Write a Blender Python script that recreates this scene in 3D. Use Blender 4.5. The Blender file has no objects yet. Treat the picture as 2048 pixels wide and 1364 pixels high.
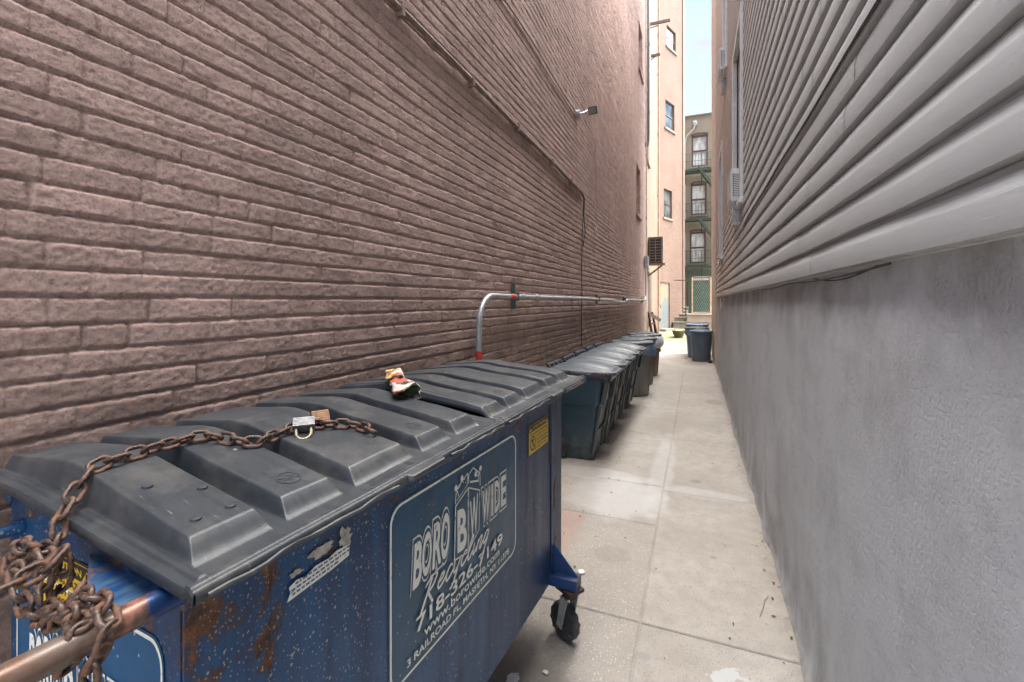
import bpy, math, random
import numpy as np
from mathutils import Vector, Matrix
random.seed(7)
R = math.radians
S = bpy.context.scene
C = S.collection

# ------------------------------------------------------------------ camera, sky, sun, exposure
YAW = math.atan(368/905)
cd = bpy.data.cameras.new('camera'); cam = bpy.data.objects.new('camera', cd); C.objects.link(cam)
cam.location = (0, 0, 1.6); cam.rotation_euler = (R(90), 0, YAW)
cd.sensor_width = 36; cd.lens = 905/2048*36
cd.shift_x = 0; cd.shift_y = -(682-604)/2048
cd.clip_start = .02; cd.clip_end = 3000
S.camera = cam

SUN_EL, SUN_AZ = 66, 50      # azimuth of the sun clockwise from +Y: high, beyond the right-hand building
w = bpy.data.worlds.new('World'); S.world = w; w.use_nodes = True
wn = w.node_tree; wn.nodes.clear()
sky = wn.nodes.new('ShaderNodeTexSky'); sky.sky_type = 'NISHITA'; sky.sun_disc = False
sky.sun_elevation = R(SUN_EL); sky.sun_rotation = R(SUN_AZ); sky.air_density = 1.0; sky.dust_density = .6; sky.ozone_density = 1.5
bg = wn.nodes.new('ShaderNodeBackground'); bg.inputs['Strength'].default_value = .06
wo = wn.nodes.new('ShaderNodeOutputWorld')
tc = wn.nodes.new('ShaderNodeTexCoord'); cn = wn.nodes.new('ShaderNodeTexNoise')
cn.inputs['Scale'].default_value = 3.2; cn.inputs['Detail'].default_value = 9; cn.inputs['Roughness'].default_value = .55
cm = wn.nodes.new('ShaderNodeMapping'); cm.inputs['Scale'].default_value = (1, 1, 2.6); cm.inputs['Location'].default_value = (.35, .2, .35)
cr = wn.nodes.new('ShaderNodeValToRGB'); cr.color_ramp.elements[0].position = .52; cr.color_ramp.elements[1].position = .68
cmix = wn.nodes.new('ShaderNodeMix'); cmix.data_type = 'RGBA'; cmix.inputs[7].default_value = (2.0, 2.05, 2.2, 1)
L = wn.links.new
L(tc.outputs['Generated'], cm.inputs[0]); L(cm.outputs[0], cn.inputs['Vector']); L(cn.outputs[0], cr.inputs[0])
hz = wn.nodes.new('ShaderNodeMath'); hz.operation = 'MAXIMUM'; hz.inputs[1].default_value = .05; L(cr.outputs[0], hz.inputs[0]); L(hz.outputs[0], cmix.inputs[0]); L(sky.outputs[0], cmix.inputs[6]); L(cmix.outputs[2], bg.inputs[0]); L(bg.outputs[0], wo.inputs[0])

sl = bpy.data.lights.new('sun', 'SUN'); sun = bpy.data.objects.new('sun', sl); C.objects.link(sun)
sl.energy = 4.8; sl.angle = R(84); sl.color = (1, .96, .9)
sd = Vector((math.sin(R(SUN_AZ))*math.cos(R(SUN_EL)), math.cos(R(SUN_AZ))*math.cos(R(SUN_EL)), math.sin(R(SUN_EL))))
sun.rotation_euler = sd.to_track_quat('Z', 'Y').to_euler()

S.view_settings.view_transform = 'Standard'; S.view_settings.look = 'None'
S.view_settings.exposure = 2.85; S.view_settings.gamma = 1
S.render.engine = 'CYCLES'
S.cycles.max_bounces = 10; S.cycles.diffuse_bounces = 8; S.cycles.glossy_bounces = 4; S.cycles.use_denoising = True; S.cycles.denoising_prefilter = 'FAST'
S.cycles.sample_clamp_indirect = 8

# ------------------------------------------------------------------ material helper
class N:
    def __init__(s, name):
        s.m = bpy.data.materials.new(name); s.m.use_nodes = True
        s.t = s.m.node_tree; s.t.nodes.clear()
        s.out = s.t.nodes.new('ShaderNodeOutputMaterial')
        s.p = s.t.nodes.new('ShaderNodeBsdfPrincipled'); s.t.links.new(s.p.outputs[0], s.out.inputs[0])
        s.tc = s.t.nodes.new('ShaderNodeTexCoord'); s.obj = s.tc.outputs['Object']
    def n(s, k): return s.t.nodes.new('ShaderNode'+k)
    def set(s, inp, v):
        if isinstance(v, bpy.types.NodeSocket): s.t.links.new(v, inp)
        elif isinstance(v, (tuple, list)) and len(v) == 3 and inp.type == 'RGBA': inp.default_value = (*v, 1)
        elif inp.type == 'RGBA' and isinstance(v, (int, float)): inp.default_value = (v, v, v, 1)
        else: inp.default_value = v
    def map(s, vec, scale=(1,1,1), loc=(0,0,0), rot=(0,0,0)):
        k = s.n('Mapping'); s.set(k.inputs[0], vec); k.inputs['Scale'].default_value = scale
        k.inputs['Location'].default_value = loc; k.inputs['Rotation'].default_value = rot; return k.outputs[0]
    def noise(s, scale, detail=4, rough=.55, vec=None, dist=0):
        k = s.n('TexNoise'); s.set(k.inputs['Vector'], s.obj if vec is None else vec)
        k.inputs['Scale'].default_value = scale; k.inputs['Detail'].default_value = detail
        k.inputs['Roughness'].default_value = rough; k.inputs['Distortion'].default_value = dist; return k.outputs[0]
    def voro(s, scale, vec=None, out=0, feature='F1', rnd=1):
        k = s.n('TexVoronoi'); k.feature = feature; s.set(k.inputs['Vector'], s.obj if vec is None else vec)
        k.inputs['Scale'].default_value = scale; k.inputs['Randomness'].default_value = rnd; return k.outputs[out]
    def ramp(s, f, els):
        k = s.n('ValToRGB'); r = k.color_ramp; s.set(k.inputs[0], f)
        while len(r.elements) < len(els): r.elements.new(.5)
        for e, (p, c) in zip(r.elements, els):
            e.position = p; e.color = (c, c, c, 1) if not isinstance(c, tuple) else (*c, 1)
        return k.outputs[0]
    def mix(s, f, a, b, mode='MIX'):
        k = s.n('Mix'); k.data_type = 'RGBA'; k.blend_type = mode
        s.set(k.inputs[0], f); s.set(k.inputs[6], a); s.set(k.inputs[7], b); return k.outputs[2]
    def math(s, op, a, b=0, c=None, clamp=False):
        k = s.n('Math'); k.operation = op; k.use_clamp = clamp; s.set(k.inputs[0], a); s.set(k.inputs[1], b)
        if c is not None: s.set(k.inputs[2], c)
        return k.outputs[0]
    def xyz(s, vec=None):
        k = s.n('SeparateXYZ'); s.set(k.inputs[0], s.obj if vec is None else vec); return k.outputs
    def step(s, v, a, b):   # smooth 0..1 from a to b
        k = s.n('MapRange'); k.interpolation_type = 'SMOOTHSTEP'; s.set(k.inputs[0], v)
        k.inputs[1].default_value = a; k.inputs[2].default_value = b; k.inputs[3].default_value = 0; k.inputs[4].default_value = 1
        return k.outputs[0]
    def bump(s, h, strength=.3, dist=.01, nrm=None):
        k = s.n('Bump'); k.inputs['Strength'].default_value = strength; k.inputs['Distance'].default_value = dist
        s.set(k.inputs['Height'], h)
        if nrm is not None: s.set(k.inputs['Normal'], nrm)
        return k.outputs[0]
    def blob(s, x, y, rx, ry, nz=None, amp=.6, lo=.45, hi=1.5):   # 1 inside an irregular ellipse of the ground plane
        X, Y, _ = s.xyz()
        a = s.math('POWER', s.math('ABSOLUTE', s.math('DIVIDE', s.math('SUBTRACT', X, x), rx)), 2)
        b = s.math('POWER', s.math('ABSOLUTE', s.math('DIVIDE', s.math('SUBTRACT', Y, y), ry)), 2)
        d = s.math('ADD', a, b)
        if nz is not None: d = s.math('ADD', d, s.math('MULTIPLY', s.math('SUBTRACT', nz, .5), amp*4))
        return s.math('SUBTRACT', 1, s.step(d, lo, hi))
    def done(s, col, rough=.6, metal=0, nrm=None, spec=.5):
        s.set(s.p.inputs['Base Color'], col); s.set(s.p.inputs['Roughness'], rough); s.set(s.p.inputs['Metallic'], metal)
        s.set(s.p.inputs['Specular IOR Level'], spec)
        if nrm is not None: s.set(s.p.inputs['Normal'], nrm)
        return s.m

def plain(name, col, rough=.5, metal=0, var=.25, scale=14, bump=.1, dirt=None, bscale=120, bdist=.002):
    n = N(name); z = n.noise(scale, 6); f = n.ramp(z, [(.3, 1-var), (.7, 1+var*.4)])
    c = n.mix(1, col, f, 'MULTIPLY')
    if dirt is not None: c = n.mix(n.ramp(n.noise(scale*.4, 8, .7), [(.45, 0.), (.75, .8)]), c, dirt)
    return n.done(c, n.ramp(z, [(.3, min(1, rough+.12)), (.7, max(0, rough-.08))]), metal, n.bump(n.noise(bscale, 4), bump, bdist))

# painted brick
def brick_mat(name, c1, c2, dark, orange=(.30, .11, .055), low=True, grain=1.0):
    n = N(name); X, Y, Z = n.xyz()
    big = n.noise(.9, 5, .6); mid = n.noise(7, 6, .65); fine = n.noise(170, 6, .75); f2 = n.noise(55, 5, .7)
    c = n.mix(n.ramp(big, [(.35, 0.), (.68, 1.)]), c1, c2)
    if low:
        pv = n.voro(26); px2 = n.xyz(n.voro(26, out=1))[0]
        pit = n.math('MULTIPLY', n.math('LESS_THAN', n.math('ADD', pv, n.math('MULTIPLY', mid, .10)), .17), n.math('GREATER_THAN', px2, .93))
        c = n.mix(n.math('MULTIPLY', pit, .85), c, (.06, .042, .035))
        pale = n.ramp(n.noise(2.7, 9, .72), [(.60, 0.), (.66, .35)])
        c = n.mix(pale, c, (.42, .335, .305))
        at = n.n('Attribute'); at.attribute_name = 'tone'
        c = n.mix(1, c, n.ramp(at.outputs['Fac'], [(.05, .84), (.5, 1.), (.95, 1.12)]), 'MULTIPLY')
    c = n.mix(n.ramp(mid, [(.48, 0.), (.78, .55)]), c, dark)
    c = n.mix(n.ramp(fine, [(.34, .75), (.5, 0.)]), c, tuple(v*.45 for v in dark))
    c = n.mix(n.ramp(f2, [(.36, .5), (.46, 0.)]), c, tuple(v*.5 for v in dark))
    c = n.mix(n.ramp(fine, [(.58, 0.), (.8, .5)]), c, tuple(min(1, v*1.45) for v in c1))
    if low:
        # grime and chipped paint that belong to the foot of the wall
        foot = n.math('SUBTRACT', 1, n.step(Z, 1.0, 1.75))
        c = n.mix(n.math('MULTIPLY', foot, n.ramp(n.noise(9, 8, .7), [(.35, .25), (.65, .8)])), c, (.10, .07, .052))
        chip = n.math('MULTIPLY', n.math('SUBTRACT', 1, n.step(Z, 1.12, 1.45)), n.ramp(n.noise(16, 6, .6, dist=.6), [(.62, 0.), (.65, 1.)]))
        c = n.mix(chip, c, orange)
        # long vertical weather streaks
        st = n.noise(1, 5, .6, vec=n.map(n.obj, (1, 5, .25)))
        c = n.mix(n.ramp(st, [(.52, 0.), (.75, .35)]), c, tuple(v*.8 for v in dark))
    b = n.bump(fine, .85*grain, .004); b = n.bump(f2, .4*grain, .003, b)
    if not low:
        k = n.n('TexBrick'); cv = n.n('CombineXYZ'); n.set(cv.inputs[0], n.math('ADD', X, Y)); n.set(cv.inputs[1], Z)
        n.set(k.inputs['Vector'], cv.outputs[0]); k.inputs['Scale'].default_value = 1; k.inputs['Brick Width'].default_value = .215
        k.inputs['Row Height'].default_value = .0675; k.inputs['Mortar Size'].default_value = .008; k.inputs['Mortar Smooth'].default_value = .4
        b = n.bump(n.math('SUBTRACT', 1, k.outputs['Fac']), .8, .01, b)
    return n.done(c, .86, 0, b, .3)
M_brick = brick_mat('painted_brick', (.345, .236, .207), (.412, .285, .250), (.235, .160, .137))
M_peach = brick_mat('peach_brick', (.24, .172, .124), (.29, .213, .157), (.18, .128, .095), low=False, grain=.6)
M_pinkbrick = brick_mat('pink_brick', (.225, .150, .116), (.265, .182, .142), (.155, .102, .08), low=False, grain=.6)

# grey stucco foundation
def stucco():
    n = N('grey_stucco'); X, Y, Z = n.xyz()
    a = n.noise(.8, 6, .6); b = n.noise(3.5, 7, .7); f = n.noise(90, 6, .7)
    tro = n.noise(1, 5, .55, vec=n.map(n.obj, (1, 4, 11), rot=(.6, 0, 0)), dist=.5)
    c = n.mix(n.ramp(a, [(.3, 0.), (.7, 1.)]), (.41, .42, .44), (.48, .492, .515))
    c = n.mix(n.ramp(b, [(.50, 0.), (.80, .45)]), c, (.22, .22, .225))
    c = n.mix(n.ramp(f, [(.36, .16), (.48, 0.)]), c, (.2, .2, .205))
    st = n.noise(1, 6, .6, vec=n.map(n.obj, (1, 1.6, 1.3)))
    c = n.mix(n.ramp(st, [(.54, 0.), (.76, .35)]), c, (.14, .135, .13))
    crk = n.voro(.9, vec=n.mix(.25, n.obj, n.noise(3, 7, .7)), feature='DISTANCE_TO_EDGE')
    crk = n.math('MULTIPLY', n.math('LESS_THAN', crk, .0022), n.ramp(n.noise(.8, 2), [(.52, 0.), (.56, 1.)]))
    c = n.mix(n.math('MULTIPLY', crk, .0), c, (.16, .16, .16))
    foot = n.math('MULTIPLY', n.math('SUBTRACT', 1, n.step(Z, .0, .7)), n.ramp(n.noise(1, 7, .65, vec=n.map(n.obj, (1, 4, 2.2))), [(.42, .05), (.66, .6)]))
    c = n.mix(foot, c, (.115, .105, .095))
    edge = n.math('MULTIPLY', n.math('SUBTRACT', 1, n.step(Z, .01, .09)), n.ramp(n.noise(12, 6, .7), [(.42, 0.), (.5, .9)]))
    c = n.mix(edge, c, (.50, .49, .46))
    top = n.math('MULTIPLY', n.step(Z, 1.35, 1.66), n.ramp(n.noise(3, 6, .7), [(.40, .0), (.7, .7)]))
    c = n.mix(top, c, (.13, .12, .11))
    nb = n.bump(f, .9, .006); nb = n.bump(tro, .4, .012, nb); nb = n.bump(n.noise(28, 5, .6), .5, .006, nb)
    return n.done(c, .82, 0, nb, .35)
M_stucco = stucco()

def siding():
    n = N('vinyl_siding'); X, Y, Z = n.xyz()
    g = n.noise(1, 5, .65, vec=n.map(n.obj, (30, 9, 420)))
    a = n.noise(1.1, 4); v = n.noise(1, 5, .6, vec=n.map(n.obj, (1, 6, .6)))
    c = n.mix(n.ramp(a, [(.3, 0.), (.7, 1.)]), (.385, .393, .40), (.425, .433, .44))
    c = n.mix(n.math('MULTIPLY', n.step(Y, 3.0, 9.5), .9), c, (.58, .49, .43))   # bounce light painted in: far panels brighter and warmer
    c = n.mix(n.ramp(v, [(.55, 0.), (.8, .25)]), c, (.38, .37, .36))
    spk = n.math('MULTIPLY', n.math('LESS_THAN', n.voro(60), .12), n.ramp(n.noise(5), [(.5, 0.), (.7, .6)]))
    c = n.mix(spk, c, (.12, .10, .09))
    return n.done(c, .55, 0, n.bump(g, .5, .0025), .35)
M_siding = siding()

def concrete():
    n = N('pavement_concrete'); X, Y, Z = n.xyz()
    big = n.noise(1.3, 6, .6); mid = n.noise(9, 7, .7); f = n.noise(120, 5, .7)
    left = n.math('SUBTRACT', 1, n.step(n.math('ADD', X, n.math('MULTIPLY', mid, .02)), -.262, -.252))
    left = n.math('MULTIPLY', left, n.math('SUBTRACT', 1, n.step(Y, 3.3, 4.4)))
    c = n.mix(n.ramp(big, [(.35, 0.), (.65, 1.)]), (.295, .264, .230), (.372, .340, .302))
    c = n.mix(n.ramp(mid, [(.40, .45), (.58, 0.)]), c, (.24, .215, .19))
    c = n.mix(n.math('MULTIPLY', left, .55), c, (.27, .24, .21))
    # exposed aggregate
    vd = n.voro(75); vc = n.voro(75, out=1); vx = n.xyz(vc)[0]
    sp = n.math('MULTIPLY', n.math('LESS_THAN', vd, .28), n.math('GREATER_THAN', vx, .62))
    c = n.mix(n.math('MULTIPLY', sp, n.math('ADD', n.math('MULTIPLY', left, .32), .14)), c, (.60, .57, .52))
    vd2 = n.voro(110, vec=n.map(n.obj, loc=(3, 7, 0))); vx2 = n.xyz(n.voro(110, vec=n.map(n.obj, loc=(3, 7, 0)), out=1))[1]
    sp2 = n.math('MULTIPLY', n.math('LESS_THAN', vd2, .3), n.math('GREATER_THAN', vx2, .7))
    c = n.mix(n.math('MULTIPLY', sp2, .6), c, (.12, .10, .085))
    c = n.mix(n.ramp(f, [(.36, .35), (.48, 0.)]), c, (.2, .18, .155))
    # fresh cement smears
    for (x, y, rx, ry, k) in ((-.62, 3.78, .38, .40, .6), (-.30, 4.6, .10, 1.1, .38), (-.9, 4.22, .55, .14, .5), (.05, 4.1, .35, .10, .35)):
        c = n.mix(n.math('MULTIPLY', n.blob(x, y, rx, ry, n.noise(4, 6, .6), .5), k), c, (.45, .445, .43))
    # stains
    for (x, y, rx, ry, k, col) in ((.10, 3.1, .02, .018, .5, (.15, .14, .13)), (-.05, 5.2, .022, .02, .5, (.15, .14, .13)), (.22, 6.3, .12, .3, .25, (.2, .18, .15)), (-.5, 2.9, .12, .10, .3, (.17, .15, .13)), (-.4, 6.2, .25, .4, .25, (.2, .17, .14)), (.27, 7.9, .13, .20, .6, (.19, .165, .14)), (0., 4.36, .05, .04, .5, (.16, .15, .14)), (-.22, 2.12, .035, .025, .5, (.2, .2, .2)),
                                   (-.62, 1.75, .16, .16, .55, (.16, .14, .12)), (-1.2, 3.2, .45, 2.6, .35, (.17, .14, .11)), (-.75, 1.6, .3, .5, .5, (.15, .13, .11))):
        c = n.mix(n.math('MULTIPLY', n.blob(x, y, rx, ry, n.noise(11, 6, .6), .25), k), c, col)
    c = n.mix(n.blob(.13, 2.06, .085, .12, n.noise(15, 6, .6), 1.5, .9, 1.0), c, (.40, .40, .39))
    c = n.mix(n.blob(-.72, 1.78, .025, .04, n.noise(40, 5, .5), .8, .9, 1.0), c, (.6, .6, .58))
    # a red painted slab beside the dumpster
    red = n.math('MULTIPLY', n.math('LESS_THAN', n.math('ADD', X, n.math('MULTIPLY', n.math('SUBTRACT', Y, 3.1), -.02)), -.775), n.math('MULTIPLY', n.math('GREATER_THAN', Y, 2.3), n.math('LESS_THAN', Y, 3.36)))
    c = n.mix(n.math('MULTIPLY', red, .38), c, n.mix(mid, (.30, .14, .11), (.36, .22, .19)))
    # damp, dirty margin at both walls
    mg = n.math('ADD', n.step(X, .33, .45), n.math('SUBTRACT', 1, n.step(X, -1.4, -1.05)))
    c = n.mix(n.math('MULTIPLY', mg, n.ramp(n.noise(8, 7, .7), [(.4, .1), (.6, .65)])), c, (.19, .165, .14))
    # cracks
    ck = n.voro(1.1, vec=n.mix(.12, n.obj, n.noise(3, 6)), feature='DISTANCE_TO_EDGE')
    ck = n.math('MULTIPLY', n.math('LESS_THAN', ck, .004), n.ramp(n.noise(.7, 2), [(.50, 0.), (.54, 1.)]))
    c = n.mix(n.math('MULTIPLY', ck, .0), c, (.14, .12, .10))
    h = n.math('ADD', n.math('MULTIPLY', sp, .35), f)
    nb = n.bump(h, .35, .003); nb = n.bump(mid, .3, .006, nb)
    return n.done(c, .85, 0, nb, .3)
M_conc = concrete()
M_ground = plain('street_ground', (.22, .21, .20), .9, var=.3, scale=3, bump=.4, bscale=60, bdist=.005)
def yard():
    n = N('yard_concrete'); m = n.noise(2.2, 7, .6)
    c = n.mix(n.ramp(n.noise(6, 6), [(.35, 0.), (.65, 1.)]), (.135, .122, .103), (.175, .16, .135))
    c = n.mix(n.ramp(m, [(.45, 0.), (.56, .8)]), c, (.13, .17, .06))
    c = n.mix(n.blob(-.75, 17.0, .55, .9, n.noise(3), .3), c, (.20, .185, .17))
    return n.done(c, .9, 0, n.bump(n.noise(60, 5), .4, .004))
M_yard = yard()

def paint(name='dumpster_paint', wear=1.0):
    n = N(name); V, U, W = n.xyz()
    a = n.noise(2.2, 5, .6); st = n.noise(1, 6, .65, vec=n.map(n.obj, (14, 14, 1.1)))
    c = n.mix(n.ramp(a, [(.35, 0.), (.7, 1.)]), (.006, .050, .130), (.010, .072, .178))
    c = n.mix(n.step(U, -.75, -.25), c, (.009, .034, .100))
    c = n.mix(n.ramp(st, [(.40, .55), (.60, 0.)]), c, (.010, .018, .055))
    c = n.mix(n.ramp(st, [(.60, 0.), (.80, .35)]), c, (.035, .045, .13))
    # scratches
    sc = n.noise(1, 4, .7, vec=n.map(n.obj, (40, 90, 12), rot=(.5, 0, 0)))
    c = n.mix(n.ramp(sc, [(.68, 0.), (.72, .35)]), c, (.12, .16, .24))
    near = n.math('SUBTRACT', 1, n.step(U, -1.52, -.85))
    rn = n.noise(7.5, 10, .74, dist=.5)
    seam = n.math('MULTIPLY', n.math('SUBTRACT', 1, n.step(n.math('ABSOLUTE', n.math('ADD', U, 1.555)), .0, .06)), .09)
    seam2 = n.math('MULTIPLY', n.math('SUBTRACT', 1, n.step(n.math('ABSOLUTE', n.math('ADD', U, .06)), .0, .10)), .10)
    topb = n.math('MULTIPLY', n.step(W, 1.0, 1.12), .055)
    corner = n.math('MULTIPLY', n.math('MULTIPLY', n.math('SUBTRACT', 1, n.step(U, -1.66, -1.45)), n.step(V, -.03, -.004)), .045)
    f = n.math('ADD', n.math('ADD', rn, seam), n.math('ADD', n.math('ADD', seam2, topb), n.math('ADD', corner, n.math('MULTIPLY', near, .025))))
    rust = n.ramp(n.math('ADD', f, n.math('MULTIPLY', n.noise(70, 5, .7), .04)), [(.680, 0.), (.705, 1.)])
    halo = n.ramp(f, [(.62, 0.), (.66, .7)])
    rc = n.mix(n.ramp(n.noise(26, 7, .75), [(.35, 0.), (.68, 1.)]), (.040, .018, .012), (.20, .080, .032))
    c = n.mix(halo, c, (.03, .025, .03))
    c = n.mix(rust, c, rc)
    # cream paint spatter, dense at the near end
    tot = None
    for sc_, th, den in ((70, .23, .55), (150, .26, .45), (34, .15, .7)):
        mv = n.map(n.obj, (1, 1, .8), (sc_, 1, 0))
        vd = n.voro(sc_, vec=mv); vx = n.xyz(n.voro(sc_, vec=mv, out=1))[0]
        m = n.math('MULTIPLY', n.math('LESS_THAN', n.math('ADD', vd, n.math('MULTIPLY', n.noise(200, 2), .08)), th), n.math('GREATER_THAN', vx, n.math('SUBTRACT', .97, n.math('MULTIPLY', near, den))))
        tot = m if tot is None else n.math('MAXIMUM', tot, m)
    tot = n.math('MULTIPLY', tot, n.ramp(n.noise(6, 4), [(.38, .2), (.55, 1.)]))
    c = n.mix(n.math('MULTIPLY', tot, .75), c, n.mix(n.noise(25), (.30, .26, .22), (.52, .46, .38)))
    rgh = n.mix(rust, n.ramp(st, [(.3, .5), (.7, .32)]), .85)
    nb = n.bump(n.math('ADD', n.math('MULTIPLY', rust, n.noise(90, 6, .7)), n.math('MULTIPLY', tot, .6)), .5, .004)
    nb = n.bump(n.noise(3.5, 3), .35, .03, nb)
    return n.done(c, rgh, 0, nb, .5)
M_paint = paint()

def worn_tube():
    n = N('worn_painted_steel'); V, U, W = n.xyz()
    a = n.noise(9, 7, .6, dist=.3); b = n.noise(60, 5, .7)
    steel = n.mix(n.ramp(n.noise(26, 7, .7), [(.4, 0.), (.62, 1.)]), (.13, .105, .09), (.12, .062, .038))
    wr = n.ramp(n.math('ADD', a, n.math('MULTIPLY', n.step(n.math('ABSOLUTE', U), 1.76, 1.86), -.16)), [(.46, 0.), (.50, 1.)])
    c = n.mix(wr, steel, n.mix(b, (.16, .07, .05), (.30, .15, .115)))
    c = n.mix(n.math('SUBTRACT', 1, n.step(n.math('ADD', n.math('ABSOLUTE', n.math('ADD', U, .82)), n.math('MULTIPLY', a, .12)), .985, .995)), c, (.008, .034, .115))
    met = n.ramp(a, [(.50, .5), (.53, .25)])
    return n.done(c, n.mix(b, .28, .5), met, n.bump(a, .4, .003))
M_tube = worn_tube()
def worn_plate():
    n = N('worn_blue_plate'); a = n.noise(1, 7, .7, vec=n.map(n.obj, (30, 7, 9), rot=(0, 0, .6)))
    c = n.mix(n.ramp(a, [(.42, 0.), (.6, 1.)]), (.02, .085, .24), (.11, .19, .27))
    c = n.mix(n.ramp(n.noise(12, 8, .7), [(.55, 0.), (.62, 1.)]), c, (.26, .14, .09))
    return n.done(c, .45, .1, n.bump(a, .4, .003))
M_plate = worn_plate()

M_brkt = plain('bracket_blue_paint', (.012, .060, .185), .38, var=.5, scale=18, bump=.3, dirt=(.10, .05, .03), bscale=60, bdist=.003)
def lidmat(name, c0, c1, scale=1.0, dusty=(.16, .145, .125)):
    n = N(name); V, U, W = n.xyz()
    a = n.noise(2.6*scale, 6, .6); st = n.noise(1, 6, .7, vec=n.map(n.obj, (5, 70, 5))); f = n.noise(220, 4, .7)
    c = n.mix(n.ramp(a, [(.35, 0.), (.65, 1.)]), c0, c1)
    c = n.mix(n.ramp(st, [(.38, .5), (.56, 0.)]), c, tuple(v*.55 for v in c0))
    c = n.mix(n.ramp(n.noise(7, 8, .72), [(.48, 0.), (.74, .40)]), c, dusty)
    scr = n.noise(1, 3, .6, vec=n.map(n.obj, (18, 260, 18), rot=(0, 0, .5)))
    c = n.mix(n.ramp(scr, [(.70, 0.), (.74, .35)]), c, (.3, .3, .29))
    vd = n.voro(22); vx = n.xyz(n.voro(22, out=1))[0]
    c = n.mix(n.math('MULTIPLY', n.math('MULTIPLY', n.math('LESS_THAN', n.math('ADD', vd, n.math('MULTIPLY', n.noise(60), .12)), .16), n.math('GREATER_THAN', vx, .86)), .6), c, (.42, .40, .36))
    nb = n.bump(f, .25, .001); nb = n.bump(st, .3, .0015, nb)
    return n.done(c, n.ramp(a, [(.3, .52), (.7, .38)]), 0, nb, .55)
M_lid = lidmat('black_poly_lid', (.017, .021, .026), (.034, .040, .047))
M_binlid = lidmat('grey_bin_lid', (.050, .062, .075), (.078, .094, .110), dusty=(.15, .155, .155))
def binbody(name, c0, c1):
    n = N(name); X, Y, Z = n.xyz()
    a = n.noise(3, 6, .6); c = n.mix(n.ramp(a, [(.3, 0.), (.7, 1.)]), c0, c1)
    c = n.mix(n.math('MULTIPLY', n.math('SUBTRACT', 1, n.step(Z, .02, .45)), n.ramp(n.noise(14, 7, .7), [(.4, .1), (.65, .7)])), c, (.15, .15, .125))
    c = n.mix(n.ramp(n.noise(1, 4, .6, vec=n.map(n.obj, (9, 9, 60), rot=(.7, 0, 0))), [(.66, 0.), (.72, .3)]), c, (.2, .24, .26))
    return n.done(c, n.ramp(a, [(.3, .5), (.7, .36)]), 0, n.bump(n.noise(260, 3), .2, .001), .5)
M_bin = binbody('teal_bin_plastic', (.016, .046, .064), (.022, .060, .080))
M_binA = binbody('dark_blue_bin_plastic', (.015, .035, .055), (.02, .046, .07))
M_binB = binbody('charcoal_bin_plastic', (.05, .055, .058), (.07, .075, .078))
M_canG = binbody('grey_can_plastic', (.12, .115, .105), (.155, .15, .137))
M_canBr = binbody('brown_can_plastic', (.10, .07, .055), (.13, .09, .07))
M_canB = binbody('slate_blue_can_plastic', (.085, .135, .18), (.10, .155, .21))
M_lidB = lidmat('blue_can_lid', (.07, .12, .22), (.09, .15, .27), dusty=(.22, .24, .28))
M_black = plain('black_plastic', (.018, .018, .02), .4)
def bagm(name, col, r=.25):
    n = N(name); f = n.noise(14, 6, .6, dist=1.5)
    return n.done(n.mix(f, col, tuple(v*1.6+.01 for v in col)), r, 0, n.bump(f, .9, .02), .6)
M_bag = bagm('black_trash_bag', (.02, .02, .023)); M_bagB = bagm('blue_trash_bag', (.10, .14, .22), .35); M_bagW = bagm('pale_trash_bag', (.4, .42, .45), .35)

def chainm():
    n = N('rusty_chain_steel'); a = n.noise(38, 6, .65); b = n.noise(160, 5, .7)
    c = n.mix(n.ramp(a, [(.40, 0.), (.62, 1.)]), (.070, .055, .047), (.140, .062, .033))
    c = n.mix(n.ramp(b, [(.35, .5), (.5, 0.)]), c, (.035, .02, .015))
    return n.done(c, n.ramp(a, [(.4, .38), (.6, .8)]), n.ramp(a, [(.38, .75), (.55, .1)]), n.bump(b, .6, .0012))
M_chain = chainm()
M_lock = plain('laminated_lock_steel', (.24, .24, .245), .45, .8, var=.3, scale=60, bump=.2, dirt=(.16, .13, .10))
M_brassy = plain('shackle_steel', (.24, .21, .15), .45, .8, var=.3, scale=60)
M_lockrust = plain('rusty_lock_body', (.30, .17, .10), .5, .6, var=.4, scale=60, dirt=(.10, .05, .03))
M_galv = plain('galvanised_steel', (.42, .43, .44), .42, .6, var=.25, scale=20, dirt=(.26, .24, .22))
M_strut = plain('green_strut_steel', (.06, .11, .09), .5, .3)
M_redtape = plain('red_tape', (.50, .045, .03), .4)
M_conduit = plain('painted_conduit', (.20, .14, .12), .7, var=.4, scale=30, dirt=(.10, .06, .045))
M_wire = plain('painted_wire', (.28, .2, .17), .6)
M_blackwire = plain('black_cable', (.025, .022, .02), .55)
M_whitewire = plain('white_cable', (.55, .5, .45), .5)
M_white = plain('white_paint', (.66, .67, .67), .45, var=.12, scale=8, dirt=(.42, .40, .37))
M_trim = plain('pale_grey_trim', (.55, .56, .56), .5, var=.15)
M_glass = (lambda n: n.done(n.ramp(n.noise(1.2, 3), [(.4, (.03, .04, .04)), (.6, (.12, .14, .14))]), .06, 0, n.bump(n.noise(3, 2), .15, .01), .8))(N('window_glass'))
M_glassW = (lambda n: n.done(n.ramp(n.noise(2.5, 4, vec=n.map(n.obj, (2.2, 1, .6))), [(.40, (.36, .36, .32)), (.58, (.58, .59, .56))]), .15, 0, None, .7))(N('curtained_glass'))
M_brownframe = plain('brown_window_frame', (.085, .05, .042), .5)
M_winframe = plain('dark_window_frame', (.10, .095, .085), .5)
M_sillpeach = plain('painted_sill', (.27, .19, .14), .7)
M_tire = plain('worn_black_tyre', (.03, .03, .03), .75, var=.5, scale=25, bump=.6, dirt=(.10, .09, .085), bscale=60, bdist=.005)
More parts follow.
